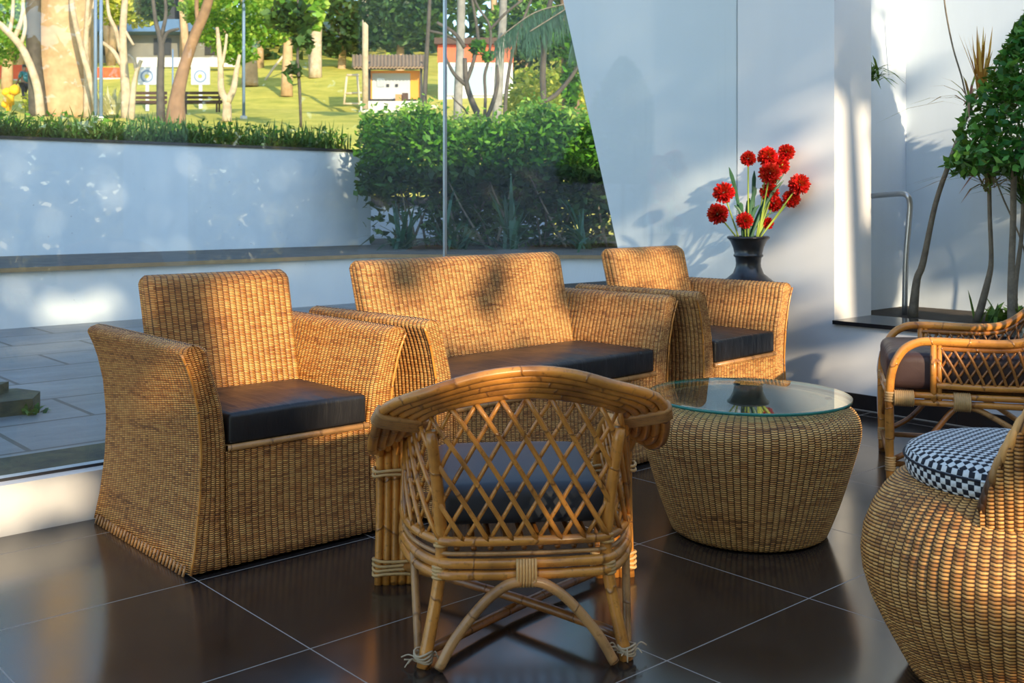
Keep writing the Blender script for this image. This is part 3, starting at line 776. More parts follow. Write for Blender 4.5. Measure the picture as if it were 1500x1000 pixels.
for i,(x,y,r,dd,lab) in enumerate(fl):
    c=P(x,y,dv+dd); rr=r*dv/F*1.08
    e=empty('pompom_flower',lab,'flower',(VX,VY,.88),0,'red flowers in the black vase'); o=Vector((VX,VY,.88))
    a=math.atan2(c.y-VY,c.x-VX); b=Vector((VX+.045*math.cos(a),VY+.045*math.sin(a),.80))-o
    tipp=c-o; mid=b.lerp(tipp,.55)+Vector((0,0,.03))
    MB().tube([b,b+Vector((0,0,.10))*.6,mid,tipp],.0042,6,4).build('stem',M['stem'],e)
    n=420; u=unit(rng.normal(size=(n,3))); q=[]
    base=u*rr*.25; L=rr*rng.uniform(.72,1.05,n)[:,None]; sd=unit(np.cross(u,rng.normal(size=(n,3)))); wd=rr*.12
    m1=u*L*.8; tp1=u*L
    V=np.concatenate([np.stack([base-sd*wd*.3,base+sd*wd*.3,m1+sd*wd,m1-sd*wd],1),np.stack([m1-sd*wd,m1+sd*wd,tp1+sd*wd*.55,tp1-sd*wd*.55],1)],0)+np.array(tipp)
    mesh_np('bloom',V,4,M['red'],e)
    if i in (0,1,3,5,6,7,9,11,12,4):
        lx={0:(1068,245),1:(1105,250),3:(1148,255),5:(1076,300),6:(1085,296),7:(1148,264),9:(1098,290),11:(1112,300),12:(1140,310),4:(1108,275)}[i]
        tl=P(lx[0],lx[1],dv+dd*.5)-o; st=Vector((random.uniform(-.03,.03),random.uniform(-.03,.03),-.03))
        sdv=Vector((CC,-SS,0)); mb=MB(); npt=12
        for k in range(npt+1):
            t=k/npt; p=st.lerp(tl,t)+Vector((0,0,.05*math.sin(t*math.pi))); w=.0105*min(1,(1-t)*5+.15)*(.6+.6*t)
            mb.v += [tuple(p-sdv*w),tuple(p+Vector((SS,CC,0))*-.003),tuple(p+sdv*w)]
        for k in range(npt):
            for j in (0,1): mb.face([k*3+j,k*3+j+1,k*3+j+4,k*3+j+3])
        mb.build('leaf',M['strap'],e)

# ------------------------------------------------------------------ garden behind the sill
def gy(x,X):      # point on plane X seen at column x -> (Y,d)
    r=(x-750)/F; d=X/(r*CC+SS); return d*(CC-r*SS),d
hr=empty('handrail_pipe','grey bent metal handrail pipe in front of the shaded garden wall recess','handrail',P(1328,390,6.05))
o=Vector(hr.location)
MB().tube([P(1277,287,6.25)-o,P(1300,285,6.18)-o,P(1322,284,6.08)-o,P(1330,288,6.05)-o,P(1333,300,6.05)-o,P(1331,330,6.05)-o,P(1327,380,6.05)-o,P(1325,462,6.05)-o],.016,10,5).build('pipe',M['steel'],hr)
def drac(name,label,trunk,heads,rad,group=None):
    base=P(*trunk[0]); base.z=.435; t=empty(name,label,'plant',base,0,group)
    pts=[Vector((0,0,0))]+[P(*q)-base for q in trunk[1:]]
    MB().tube(pts,rad,8,4).build('stem',M['twig'],t)
    for (q,mat,n,L,sp,dr) in heads:
        n=int(n)
        c=np.array(P(*q)-base); bs=c+rng.normal(size=(n,3))*np.array([.012,.012,.02])
        blades('leaf_crown',bs,L,.014,M[mat],t,dr,sp)
    return t
drac('dracaena_plant','tall dracaena with orange upright blades above the clipped tree, on a leaning bare stem',[(1337,462,5.95),(1343,410,5.92),(1352,385,5.9),(1370,300,5.85),(1392,235,5.8),(1420,160,5.75),(1436,132,5.75)],[((1437,130,5.75),'drac_orange',34,.30,.42,.1),((1420,152,5.75),'drac_red',18,.36,1.5,.8)],[.028,.020,.016,.014,.013,.012,.012],'dracaenas by the garden wall')
drac('dracaena_plant','dracaena with reddish drooping rosette on a kinked bare stem under the clipped tree',[(1431,472,5.72),(1447,412,5.66),(1452,380,5.66),(1450,320,5.66),(1449,275,5.66)],[((1448,272,5.66),'drac_red',46,.36,1.2,.7)],[.022,.018,.012,.011,.011],'dracaenas by the garden wall')
drac('dracaena_plant','green spiky dracaena at the edge of the view beside the clipped tree trunk',[(1486,470,5.6),(1487,420,5.6),(1496,350,5.6),(1499,295,5.6)],[((1499,292,5.6),'blade',44,.36,1.1,.6)],[.02,.014,.011,.011],'dracaenas by the garden wall')
tb=P(1482,474,5.45); tb.z=.435
tt=empty('clipped_tree','small clipped tree with dense glossy dome crown on a thin trunk in the garden','tree',tb)
MB().tube([(0,0,0),P(1481,420,5.45)-tb,P(1484,330,5.45)-tb,P(1488,235,5.45)-tb,P(1515,180,5.45)-tb],[.022,.018,.016,.016,.02],8,4).build('trunk',M['twig'],tt)
cen=np.array(P(1524,240,5.45)-tb); n=5200
h_=rng.uniform(0,1,n)**1.35; a=rng.uniform(0,2*np.pi,n); q=np.sqrt(rng.uniform(.35,1,n))
rr=(.46*(1-h_)**.8+.015)*q*(1+.07*np.sin(5*a+9*h_)); hh=h_*.84; low_=rng.random(n)<.2; hh[low_]=rng.uniform(-.05,.05,low_.sum()); rr[low_]=rng.uniform(0,.45,low_.sum())
pts=np.stack([rr*np.cos(a),rr*np.sin(a),hh],1)
mesh_np('crown',leaf_quads(cen+pts,.058,.55,.5),4,M['leaf_top'],tt)
e=empty('low_shrub','low green leafy tuft at the foot of the garden wall','shrub',P(1480,470,5.7)); e.location.z=.435
blades('leaves',rng.normal(size=(60,3))*np.array([.10,.10,.0]),.17,.03,M['blade'],e,.6,.9)
vn=empty('bare_vine','thin bare vine hanging down the sunlit garden wall','vine',P(1400,60,6.0))
vo=Vector(vn.location)
MB().tube([P(1381,-20,6.0)-vo,P(1386,20,6.0)-vo,P(1396,70,6.0)-vo,P(1408,110,6.0)-vo,P(1418,148,6.0)-vo,P(1442,200,6.0)-vo,P(1462,272,6.0)-vo,P(1500,365,5.9)-vo,P(1520,476,5.8)-vo],.0045,6,4).build('stem',M['twig'],vn)
e=empty('hanging_fern','small fern tuft hanging beside the pillar edge near the wall recess','fern',P(1279,112,6.15))
blades('fronds',rng.normal(size=(40,3))*.02,.17,.016,M['blade'],e,1.3,1.1)

# ------------------------------------------------------------------ courtyard planting
e=empty('boundary_hedge','long low hedge of grassy dark green blades along the top of the courtyard wall','hedge',(-.5,11.2,1.6))
n=15000; b=np.stack([rng.uniform(-6,7.6,n),rng.uniform(-.22,.75,n),rng.uniform(-.05,.18,n)],1)
blades('blade_leaves',b,.34,.022,M['blade'],e,.7,.9)
n=7000; b=np.stack([rng.uniform(-6,7.6,n),rng.uniform(-.25,.8,n),rng.uniform(.0,.40,n)],1)
mesh_np('leaves',leaf_quads(b,.07,.45),4,M['leaf_hedge'],e)
e=empty('leafy_hedge','tall leafy hedge with bright green top and bare twigs below, behind the low planter','hedge',LD(-.2,12.2,.56))
o=np.array(e.location)
n=30000; l=rng.uniform(-1.75,2.2,n); d=rng.uniform(11.75,13.4,n); z=1-np.abs(rng.normal(size=n))*.46
keep=(z>0)&~((l<-1.0)&(z<.42)&(rng.random(n)<.85)); l,d,z=l[keep],d[keep],z[keep]; d=np.where(z<.55,d+rng.uniform(0,1.2,len(d))*(l>-.9),d)
zt=1.46+.09*np.sin(l*4.1)+.07*np.sin(l*9.7+d*3)
W=np.stack([l*CC+d*SS,-l*SS+d*CC,.56+z*zt],1)-o
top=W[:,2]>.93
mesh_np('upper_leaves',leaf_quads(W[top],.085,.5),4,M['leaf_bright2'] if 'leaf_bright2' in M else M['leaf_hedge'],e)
mesh_np('lower_leaves',leaf_quads(W[~top],.12,.5),4,M['leaf_dark'],e)  # darker leaf colour paints in the shade low in the hedge
n=3000; l=rng.uniform(-1.75,2.2,n); d=rng.uniform(11.8,13.3,n); zt=1.50+.09*np.sin(l*4.1)+.07*np.sin(l*9.7+d*3)
W=np.stack([l*CC+d*SS,-l*SS+d*CC,.56+zt+rng.normal(size=n)*.06],1)-o
mesh_np('tip_leaves',leaf_quads(W,.075,.5),4,M['leaf_bright'],e)  # brighter leaf colour paints in the sunlit top
mb=MB()
for k in range(34):
    l=random.uniform(-1.5,2.1); d=random.uniform(11.9,12.8); b=LD(l,d,.56)-Vector(o); t=LD(l+random.uniform(-.5,.5),d+.1,.56+random.uniform(.8,1.3))-Vector(o)
    mb.tube([b,b.lerp(t,.5)+Vector((random.uniform(-.06,.06),random.uniform(-.06,.06),0)),t],[.018,.012,.006],6,3)
mb.build('twigs',M['twig'],e)
for x,y,L,n,lab in ((590,352,.75,26,'strap-leaved lily clump arching in front of the low blue wall'),(665,345,.85,24,'strap-leaved lily clump beside the window joint in the planter'),(745,340,.9,22,'strap-leaved lily clump in the middle of the leafy hedge'),(855,345,.8,22,'strap-leaved lily clump beside the slanted white fin')):
    b=LD((x-750)/F*11.65,11.65,.56); e=empty('lily_clump',lab,'plant',b,0,'lilies in the planter')
    blades('strap_leaves',rng.normal(size=(n,3))*np.array([.06,.06,0]),L,.05,M['blade_blue'],e,1.1,.8)
e=empty('stone_slab','mossy broken stone slab lying on the courtyard paving','stone',gpv:=LD(-2.40,5.05,.10)); 
mb=MB()
mb.prism([(-.75,-.18),(.05,-.20),(.14,-.02),(.08,.14),(-.3,.22),(-.75,.2)],0,.07)
mb.prism([(-.75,-.06),(-.1,-.08),(.02,.06),(-.2,.16),(-.75,.18)],.07,.12)
s_=mb.build('slab',M['moss'],e,False)
e2=empty('weed','small green weed growing beside the mossy stone slab','plant',LD(-2.25,4.93,.10))
blades('leaves',rng.normal(size=(26,3))*np.array([.03,.03,0]),.07,.02,M['blade'],e2,.6,1.0)

# ------------------------------------------------------------------ hillside: trees, huts, benches
def tree(name,label,paths,mat,crowns=(),leaf='leaf_bright',n=900,size=.28,group=None,cat='tree',base=None):
    b=base if base is not None else P(*paths[0][0][0])
    b=Vector(b); dd=b.dot(Vector((SS,CC,0))); b.z=min(b.z, ground_z(dd)-.05) if dd>13 else b.z
    t=empty(name,label,cat,b,0,group)
    for i,(pts,rad) in enumerate(paths):
        q=[P(*p)-b for p in pts]
        if i==0: q[0]=Vector((q[0].x,q[0].y,0))
        MB().tube(q,rad,10 if max(rad if isinstance(rad,(list,tuple)) else [rad])>.2 else 7,4).build('trunk' if i==0 else 'branch',M[mat],t)
    if crowns:
        bl=[(np.array(P(x,y,d)-b),(rx*d/F,ry_*d/F*1.0,rx*d/F)) for (x,y,d,rx,ry_) in crowns]
        bl=[(c,(r[0],r[2],r[1])) for c,r in bl]
        mesh_np('crown',leaf_quads(blob_pts(bl,n,.3),size,.6),4,M[leaf],t)
    return t
D1=38.0
tree('broad_tree','very broad sunlit tan tree trunk rising beyond the hedge',[([(97,175,D1),(96,140,D1),(96,90,D1),(96,40,D1),(94,-60,D1),(88,-260,D1),(82,-520,D1)],[1.12,.98,.92,.90,.92,.92,.88,.8])],'bark_tan',[(90,-560,D1,190,90)],'leaf_dark',900,.7)
tree('shaded_tree','dark shaded tree trunk standing close beside the broad tan trunk',[([(57,172,36.6),(53,120,36.6),(49,60,36.6),(49,-60,36.6)],[.32,.24,.24,.26])],'bark_dark')
tree('leaning_tree','thin white tree trunk leaning against the broad tan trunk',[([(146,172,36),(133,120,36),(118,65,36),(106,10,36),(104,-40,36)],[.12,.11,.10,.09,.08])],'bark_pale')
tree('slim_tree','slim upright pale tree just past the broad tan trunk',[([(128,172,37),(127,110,37),(126,60,37),(128,20,37),(130,-30,37)],[.14,.11,.10,.08,.06]),([(127,40,37),(134,25,37),(138,0,37)],[.07,.05,.03])],'bark_pale')
tree('frangipani_tree','bent pale frangipani with forked branches at the edge of the lawn near the walking person',[([(60,172,36),(54,125,36),(35,75,36),(10,45,36),(-20,20,36)],[.16,.14,.13,.12,.1]),([(20,58,36),(28,40,36),(33,20,36),(34,-10,36)],[.09,.08,.06,.05]),([(14,48,36),(18,25,36),(20,-10,36)],[.07,.06,.05]),([(30,68,36),(37,40,36),(34,10,36)],[.07,.06,.05])],'bark_pale',[(15,20,40,45,50),(5,70,42,25,30)],'leaf_bright',1500,.22)
tree('white_forked_tree','white forked tree with branching limbs next to the twin blue poles',[([(186,172,36),(184,130,36),(181,85,36),(180,45,36),(183,0,36),(184,-40,36)],[.20,.16,.14,.13,.11,.08]),([(178,95,36),(166,75,36),(150,62,36)],[.10,.08,.06]),([(177,75,36),(170,45,36),(160,22,36),(156,-10,36)],[.09,.08,.06,.05]),([(183,45,36),(192,60,36),(196,66,36)],[.06,.05,.04])],'bark_pale',[(170,10,40,35,28),(205,15,41,30,25)],'leaf_yellow',1400,.22)
tree('young_frangipani','small curved pale frangipani beside the first archery target',[([(192,172,35),(196,125,35),(203,98,35),(207,88,35)],[.11,.10,.08,.06]),([(200,103,35),(196,88,35),(188,80,35)],[.07,.06,.04])],'bark_pale')
tree('dark_forked_tree','dark forked tree stem growing behind the first bench',[([(236,172,30),(235,120,30),(236,65,30),(228,30,30),(222,-20,30)],[.13,.11,.10,.06,.05]),([(236,68,30),(245,48,30),(262,42,30)],[.06,.05,.04]),([(236,55,30),(243,20,30),(240,-20,30)],[.06,.05,.04])],'bark_dark',[(225,5,32,28,26)],'leaf_dark',500,.22)
tree('brown_leaning_tree','brown leaning tree trunk lit warm, between the two archery targets',[([(257,172,30),(260,140,30),(270,98,30),(286,50,30),(300,18,30),(312,-25,30)],[.30,.20,.16,.15,.14,.12]),([(291,38,30),(288,10,30),(290,-30,30)],[.07,.06,.05])],'bark_brown',[(330,-20,34,70,40)],'leaf_bright',1200,.2)
tree('forked_white_tree','low white tree forking in a V shape near the blue lamp pole',[([(332,172,33),(332,150,33),(324,132,33),(323,100,33),(320,60,33),(318,40,33)],[.16,.13,.10,.09,.08,.05]),([(333,150,33),(342,130,33),(346,105,33),(351,80,33)],[.12,.10,.08,.05]),([(324,100,33),(330,70,33),(332,50,33)],[.06,.05,.04])],'bark_pale',[(335,45,36,45,38),(385,35,37,45,35),(300,15,37,38,25),(350,80,36,30,14)],'leaf_bright',4200,.20)
tree('stout_pale_tree','stout pale tree trunk on the upper lawn behind the blue lamp pole',[([(366,126,57),(366,100,57),(365,75,57),(364,30,57)],[.45,.40,.36,.3])],'bark_tan')
tree('sapling','thin dark sapling with large drooping leaves in the middle of the lawn',[([(441,180,28),(439,130,28),(436,90,28),(437,40,28),(436,-20,28)],[.035,.045,.04,.03,.03])],'bark_dark',[(430,108,28,10,16),(425,25,28,38,22),(445,60,28,16,18)],'leaf_dark',260,.34)
tree('twin_pale_tree','tall pale double trunk standing in full sun on the lawn',[([(462,113,61),(463,60,61),(465,10,61),(467,-30,61)],[.38,.33,.3,.28]),([(457,112,61.5),(455,60,61.5),(452,20,61.5)],[.2,.16,.14])],'bark_pale',[(450,5,60,30,22)],'leaf_bright',700,.35)
tree('slender_dark_tree','slender dark tree between the generator shed and the guard hut',[([(620,190,28),(622,140,28),(625,80,28),(628,30,28),(630,-20,28)],[.07,.065,.06,.055,.05]),([(627,45,28),(650,50,28),(672,60,28)],[.04,.035,.03])],'bark_dark',[(600,20,30,45,32),(560,10,31,40,28)],'leaf_dark',1500,.20)
tree('grey_lichen_tree','grey lichen-spotted trunk standing against the guard hut wall near the window joint',[([(671,196,28),(671,150,28),(673,100,28),(675,50,28),(676,-20,28)],[.125,.12,.115,.11,.11])],'bark_grey',[(665,-20,30,60,40)],'leaf_dark',800,.22)
tree('straight_grey_tree','straight grey trunk rising in front of the guard hut beyond the bare branching tree',[([(726,196,28),(729,150,28),(732,90,28),(736,40,28),(738,-20,28)],[.13,.125,.12,.11,.1])],'bark_grey')
tree('bare_branching_tree','dark bare tree with many crooked branches in front of the guard hut',[([(708,200,24),(705,178,24),(692,150,24),(683,120,24),(681,85,24)],[.085,.08,.07,.06,.05]),([(700,168,24),(712,172,24),(722,150,24),(729,120,24),(728,95,24)],[.05,.05,.05,.04,.03]),([(683,125,24),(665,108,24),(652,82,24)],[.05,.04,.03]),([(682,122,24),(692,95,24),(700,60,24),(697,30,24),(690,-10,24)],[.05,.045,.04,.035,.03]),([(710,172,24),(711,140,24),(710,110,24),(716,85,24),(718,40,24),(700,10,24),(690,-15,24)],[.04,.035,.035,.035,.03,.03,.03]),([(681,70,24),(665,48,24),(640,33,24)],[.05,.045,.04]),([(716,45,24),(740,20,24),(765,0,24)],[.035,.03,.03]),([(685,190,24),(684,165,24),(670,150,24),(662,142,24)],[.03,.028,.02,.015])],'bark_dark',[(700,70,24,12,12),(715,82,24,10,8)],'leaf_hedge',160,.16)
tree('thin_grey_tree','thin grey stem beside the straight grey trunk',[([(739,192,26),(741,140,26),(748,90,26),(757,55,26),(770,20,26),(782,-10,26)],[.05,.05,.045,.04,.035,.03])],'bark_dark')
t=tree('palm_tree','dark lichen-covered stem with drooping feathery palm fronds beside the slanted white fin',[([(782,200,20),(788,168,20),(796,150,20),(795,110,20),(797,70,20),(800,30,20),(812,-20,20)],[.05,.05,.06,.06,.055,.05,.05]),([(797,149,20),(815,138,20),(835,115,20),(850,92,20)],[.045,.045,.04,.035])],'bark_dark')
bb=Vector(t.location)
for k,(a,b_,c_) in enumerate((((830,5),(780,20),(725,60)),((850,0),(810,25),(770,50)),((860,10),(845,30),(840,60)))):
    pts=bez([P(a[0],a[1],20)-bb,P(b_[0],b_[1],19.7)-bb,P(c_[0],c_[1],19.4)-bb],40); mb=MB(); mb.tube(pts[::4],.012,5,1)
    fr=mb.build('frond',M['twig'],t)
    bs=np.array([tuple(p) for p in pts for _ in range(6)]); n=len(bs); L=rng.uniform(.35,.62,n)[:,None]; dx=rng.uniform(-.25,.25,(n,1))*np.array([CC,-SS,0]); dn=np.array([0,0,-1.0])
    h=np.array([CC,-SS,0])*.006; mid=bs+dn*L*.45+dx*L*.6; tip=bs+dn*L+dx*L
    V=np.concatenate([np.stack([bs-h,bs+h,mid+h,mid-h],1),np.stack([mid-h,mid+h,tip+h*.2,tip-h*.2],1)],0)
    mesh_np('leaflets',V,4,M['blade_blue'],fr)
tree('ivy_tree','stout trunk wrapped in ivy beside the slanted white fin',[([(836,196,30),(836,160,30),(834,110,30),(832,40,30),(830,-20,30)],[.30,.25,.22,.2,.2])],'bark_brown',[(836,120,29.6,14,45),(832,60,29.6,24,30),(850,30,31,35,35)],'leaf_hedge',1700,.22)
def bush(name,label,x,d,rx,ry,leaf,n,size,z=None):
    b=G(x,d); t=empty(name,label,'bush',b)
    bl=[(np.array((0,0,ry*.9)),(rx,rx,ry)),(np.array((rx*.5*CC,-rx*.5*SS,ry*.6)),(rx*.7,rx*.7,ry*.7)),(np.array((-rx*.6*CC,rx*.6*SS,ry*.5)),(rx*.6,rx*.6,ry*.6))]
    mesh_np('leaves',leaf_quads(blob_pts(bl,n,.3),size,.55),4,M[leaf],t)
    MB().tube([(0,0,-.05),(0,0,ry*.7)],[.08,.04],6,1).build('stem',M['twig'],t)
    return t
bush('sunlit_bush','yellow-green sunlit bush beyond the end of the guard hut',790,36,1.1,.95,'leaf_yellow',1500,.22)
bush('tall_bush','tall bright green bush glowing in the sun next to the ivy trunk',846,33,.75,1.5,'leaf_yellow',1500,.2)
bush('shaded_bush','dark green bush in the shade behind the guard hut corner',775,58,2.2,2.8,'leaf_dark',1400,.45)
bush('flower_bush','low flowering bush at the lawn edge by the walking person',70,44,1.0,.5,'leaf_yellow',500,.22)
# yellow flower head stand
e=empty('yellow_flowers','cluster of large yellow flowers at the lawn edge','flower',G(12,42)); mb=MB()
for k in range(7):
    bm=bmesh.new(); bmesh.ops.create_icosphere(bm,subdivisions=1,radius=random.uniform(.16,.26)); c=Vector((random.uniform(-.3,.3)*CC,random.uniform(-.3,.3)*SS,random.uniform(.35,.95)))
    n0=len(mb.v); bm.verts.ensure_lookup_table(); mb.v+=[tuple(v.co+c) for v in bm.verts]
    for f in bm.faces: mb.face([n0+v.index for v in f.verts])
    bm.free(); mb.tube([(c.x*.3,c.y*.3,0),tuple(c)],.02,5,1)
mb.build('blooms',M['yellow_fl'],e)
e=empty('agave_plant','pale spiky agave rosette at the hedge line below the red cloth fence','plant',G(163,39))
blades('leaf_rosette',rng.normal(size=(46,3))*np.array([.1,.1,0]),1.25,.12,M['agave'],e,.25,.9)
def pole(name,label,x,yb,r,mat,top=-60,d=None,cat='pole'):
    d=d or d_of(yb); b=G(x,d); e=empty(name,label,cat,b); tz=H-(top-Y0)/F*d-b.z
    MB().tube([(0,0,-.05),(0,0,tz)],r,10,1).build('shaft',M[mat],e); MB().tube([(0,0,-.02),(0,0,.10)],r*2.2,10,1).build('base_plate',M['concrete'],e); return e
pole('lamp_pole','tall blue-grey pole by the V-forked white tree',357,172,.05,'pole_blue',d=34)
pole('lamp_pole','blue-grey pole of the pair nearer the broad tan trunk',140,172,.055,'pole_blue',d=34)
pole('lamp_pole','blue-grey pole of the pair nearer the white forked tree',148,172,.055,'pole_blue',d=33)
pole('utility_pole','pale utility pole at the corner of the generator shed',535,165,.125,'bark_pale',d=42.5)
pole('thin_post','thin blue post standing between the two archery targets',253,165,.035,'pole_blue',top=72,d=44,cat='post')
e=empty('leaning_stick','thin stick leaning out of the lawn beside the sapling','stick',P(400,100,60)); o=Vector(e.location)
MB().tube([P(372,142,60)-o,P(402,98,60)-o,P(436,56,60)-o],.07,6,1).build('shaft',M['wood_pale'],e)
def bench(label,x,d,w):
    b=G(x,d); e=empty('park_bench',label,'bench',b,R(-41.5),'dark benches on the lawn'); h=w/2
    for k in range(3): MB().box((-h,.10,.42+.17*k),(h,.14,.53+.17*k)).build('back_slat',M['wood_dark'],e,False)
    for k in range(3): MB().box((-h,-.32+.14*k,.38),(h,-.22+.14*k,.42)).build('seat_slat',M['wood_dark'],e,False)
    for s in (-1,1):
        mb=MB().box((s*h*.86-.03,-.30,0),(s*h*.86+.03,-.24,.38)); mb.build('leg',M['wood_dark'],e,False)
        mb=MB().box((s*h*.86-.03,.06,0),(s*h*.86+.03,.10,.86)); mb.build('leg',M['wood_dark'],e,False)
bench('dark slatted park bench under the first archery target, nearer the walking person',214,40,1.5)
bench('dark slatted park bench under the second archery target',296,41,1.5)
def target(label,x,y,d,yb):
    b=G(x,d); e=empty('archery_target',label,'target',b,R(-41.5),'archery targets on the lawn'); zc=H-(y-Y0)/F*d-b.z
    MB().box((-.07,-.04,0),(.07,.04,zc-.3)).build('post',M['target_w'],e,False)
    MB().box((-.40,-.06,zc-.36),(.40,.04,zc+.40)).build('board',M['target_w'],e,False)
    for i,(r,mm) in enumerate(((.38,'target_w'),(.28,'target_b'),(.20,'target_w'),(.09,'target_y'))):
        mb=MB(); n0=0; n=32; yy=-.065-.012*i
        mb.v=[(r*math.cos(2*math.pi*k/n),yy,zc+r*math.sin(2*math.pi*k/n)) for k in range(n)]+[(r*math.cos(2*math.pi*k/n),yy+.02,zc+r*math.sin(2*math.pi*k/n)) for k in range(n)]
        mb.face(range(n)); mb.face([n+k for k in reversed(range(n))])
        for k in range(n): mb.face([k,n+k,n+(k+1)%n,(k+1)%n])
        mb.build('ring',M[mm],e,False)
target('white archery target board above the first bench, beside the dark forked stem',216,112,46,140)
target('white archery target board just past the brown leaning trunk',294,112,46,140)
# person walking
pb=G(36,44.5); pz=H-(155-Y0)/F*44.5
pe=empty('person','person in teal top and dark trousers walking on the lawn near the broad trunk','person',(pb.x,pb.y,pz),R(-41.5+70))
def skin(name,verts,edges,rad,mat,parent,sub=1):
    me=bpy.data.meshes.new(name); me.from_pydata(verts,edges,[]); o=bpy.data.objects.new(name,me); COL.objects.link(o); o.parent=parent
    o.modifiers.new('s','SKIN'); me.skin_vertices[0].data[0].use_root=True
    for v,r in zip(me.skin_vertices[0].data,rad): v.radius=(r,r)
    s=o.modifiers.new('u','SUBSURF'); s.levels=sub; s.render_levels=sub
    dg=bpy.context.evaluated_depsgraph_get(); nm=bpy.data.meshes.new_from_object(o.evaluated_get(dg)); o.modifiers.clear(); o.data=nm
    nm.materials.clear(); nm.materials.append(mat); nm.polygons.foreach_set('use_smooth',[True]*len(nm.polygons)); return o
bv=[(0,0,.92),(0,-.01,1.12),(0,-.01,1.36),(0,.01,1.46),(0,.03,1.56),(0,.04,1.66),
 (.17,0,1.38),(.21,-.05,1.12),(.20,.06,.90),(.20,.10,.82),(-.17,0,1.38),(-.21,.08,1.13),(-.20,.22,.95),(-.2,.27,.88),
 (.09,0,.86),(.10,.14,.48),(.10,.08,.08),(.10,.22,.04),(-.09,0,.86),(-.10,-.06,.48),(-.10,-.22,.12),(-.10,-.10,.04)]
be=[(0,1),(1,2),(2,3),(3,4),(4,5),(2,6),(6,7),(7,8),(8,9),(2,10),(10,11),(11,12),(12,13),(0,14),(14,15),(15,16),(16,17),(0,18),(18,19),(19,20),(20,21)]
br_=[.14,.13,.15,.06,.095,.09,.065,.05,.04,.04,.065,.05,.04,.04,.095,.065,.05,.04,.095,.065,.05,.04]
skin('body',bv,be,br_,M['skin'],pe)
skin('shirt',[bv[i] for i in (0,1,2,6,7,10,11)],[(0,1),(1,2),(2,3),(3,4),(2,5),(5,6)],[.16,.155,.175,.085,.075,.085,.075],M['teal'],pe)
skin('trousers',[bv[i] for i in (0,14,15,16,18,19,20)],[(0,1),(1,2),(2,3),(0,4),(4,5),(5,6)],[.155,.115,.085,.075,.115,.085,.075],M['navy'],pe)
skin('hair',[(0,.01,1.60),(0,.02,1.68),(0,.0,1.74)],[(0,1),(1,2)],[.095,.10,.07],M['dark'],pe)
# red cloth fence, house with blue roof
def cbox(mb,x0,x1,y0,y1,d,th,mi=0):
    a=P(x0,y1,d); b=P(x1,y1,d); za=H-(y1-Y0)/F*d; zb=H-(y0-Y0)/F*d; f=Vector((SS,CC,0))*th
    mb.prism([a.xy,b.xy,(b+f).xy,(a+f).xy],za,zb); return mb
def world(name,label,cat,x,y,d,group=None): return empty(name,label,cat,(0,0,0),0,group)
def anchored(e,c):
    e.location=c
    for ch_ in e.children: ch_.matrix_parent_inverse=Matrix.Translation(-Vector(c))
for lab,x0,x1,y0,y1 in (('red-orange cloth fence stretch behind the walking person',-40,44,95,116),('red-orange cloth fence stretch between the broad trunk and the white forked tree',128,178,99,114)):
    e=empty('cloth_fence',lab,'fence'); cbox(MB(),x0,x1,y0,y1,60,.05).build('cloth',M['tarp'],e,False); cbox(MB(),x0,x1,y1,y1+7,60,.1).build('rail',M['concrete'],e,False)
    for k in range(4): cbox(MB(),x0+(x1-x0)*k/3-.6,x0+(x1-x0)*k/3+.6,y0-1,y1+26,60.1,.08).build('post',M['wood_pale'],e,False)
    anchored(e,P((x0+x1)/2,y1+26,60))
e=empty('pale_house','pale house with blue sheet roof and shaded porch beyond the targets','house')
cbox(MB(),130,335,44,118,70,5).build('wall',M['house'],e,False)
cbox(MB(),110,345,28,46,68.5,8).build('roof',M['roof_blue'],e,False)
cbox(MB(),200,350,84,98,66,.3).build('porch_wall',M['concrete'],e,False)
for x0,x1 in ((150,172),(225,250),(300,322)): cbox(MB(),x0,x1,56,80,69.9,.1).build('window',M['dark'],e,False)
cbox(MB(),222,256,-14,30,69,3).build('chimney_block',M['dark'],e,False)
anchored(e,P(230,118,70))
# generator shed
e=empty('generator_shed','open shed with rusty corrugated roof over a concrete plinth','shed')
mb=MB(); dR=45.2; nC=41
for i in range(nC+1):
    x=517+i*(624-517)/nC
    for (y,dd) in ((98,dR-.6),(80,dR+2.6)): p=P(x,y,dd); p.z+=.035*math.cos(i*math.pi); mb.v.append(tuple(p))
for i in range(nC): mb.face([2*i,2*i+2,2*i+3,2*i+1])
r_=mb.build('corrugated_roof',M['corr'],e,False); so=r_.modifiers.new('t','SOLIDIFY'); so.thickness=.06
cbox(MB(),521,622,97,101,dR-.5,.12).build('roof_beam',M['wood_dark'],e,False)
for x in (541,617): cbox(MB(),x-1.6,x+1.6,90,150,dR+.3,.12).build('post',M['dark'],e,False)
cbox(MB(),528,619,148,168,dR-.4,3.2).build('plinth',M['concrete'],e,False)
anchored(e,P(573,168,dR))
e=empty('generator','white and orange generator cabinet standing on the shed plinth','generator')
cbox(MB(),545,601,107,145,dR+.5,1.3).build('cabinet',M['pale_grey'],e,False)  # white cabinet, its half shade put into a greyer colour
cbox(MB(),540,545,104,145,dR+.48,1.35).build('end_panel',M['orange'],e,False); cbox(MB(),601,615,107,145,dR+.48,1.35).build('end_panel',M['orange'],e,False)
cbox(MB(),540,615,103.5,107,dR+.45,1.4).build('top_trim',M['orange'],e,False)
cbox(MB(),540,615,145,148,dR+.55,1.2).build('skid',M['dark'],e,False)
for x in (568,581): cbox(MB(),x-2,x+2,123,127,dR+.44,.1).build('latch',M['dark'],e,False)
cbox(MB(),552,563,114,127,dR+.46,.05).build('door_panel',M['steel'],e,False)
anchored(e,P(577,148,dR+.5))
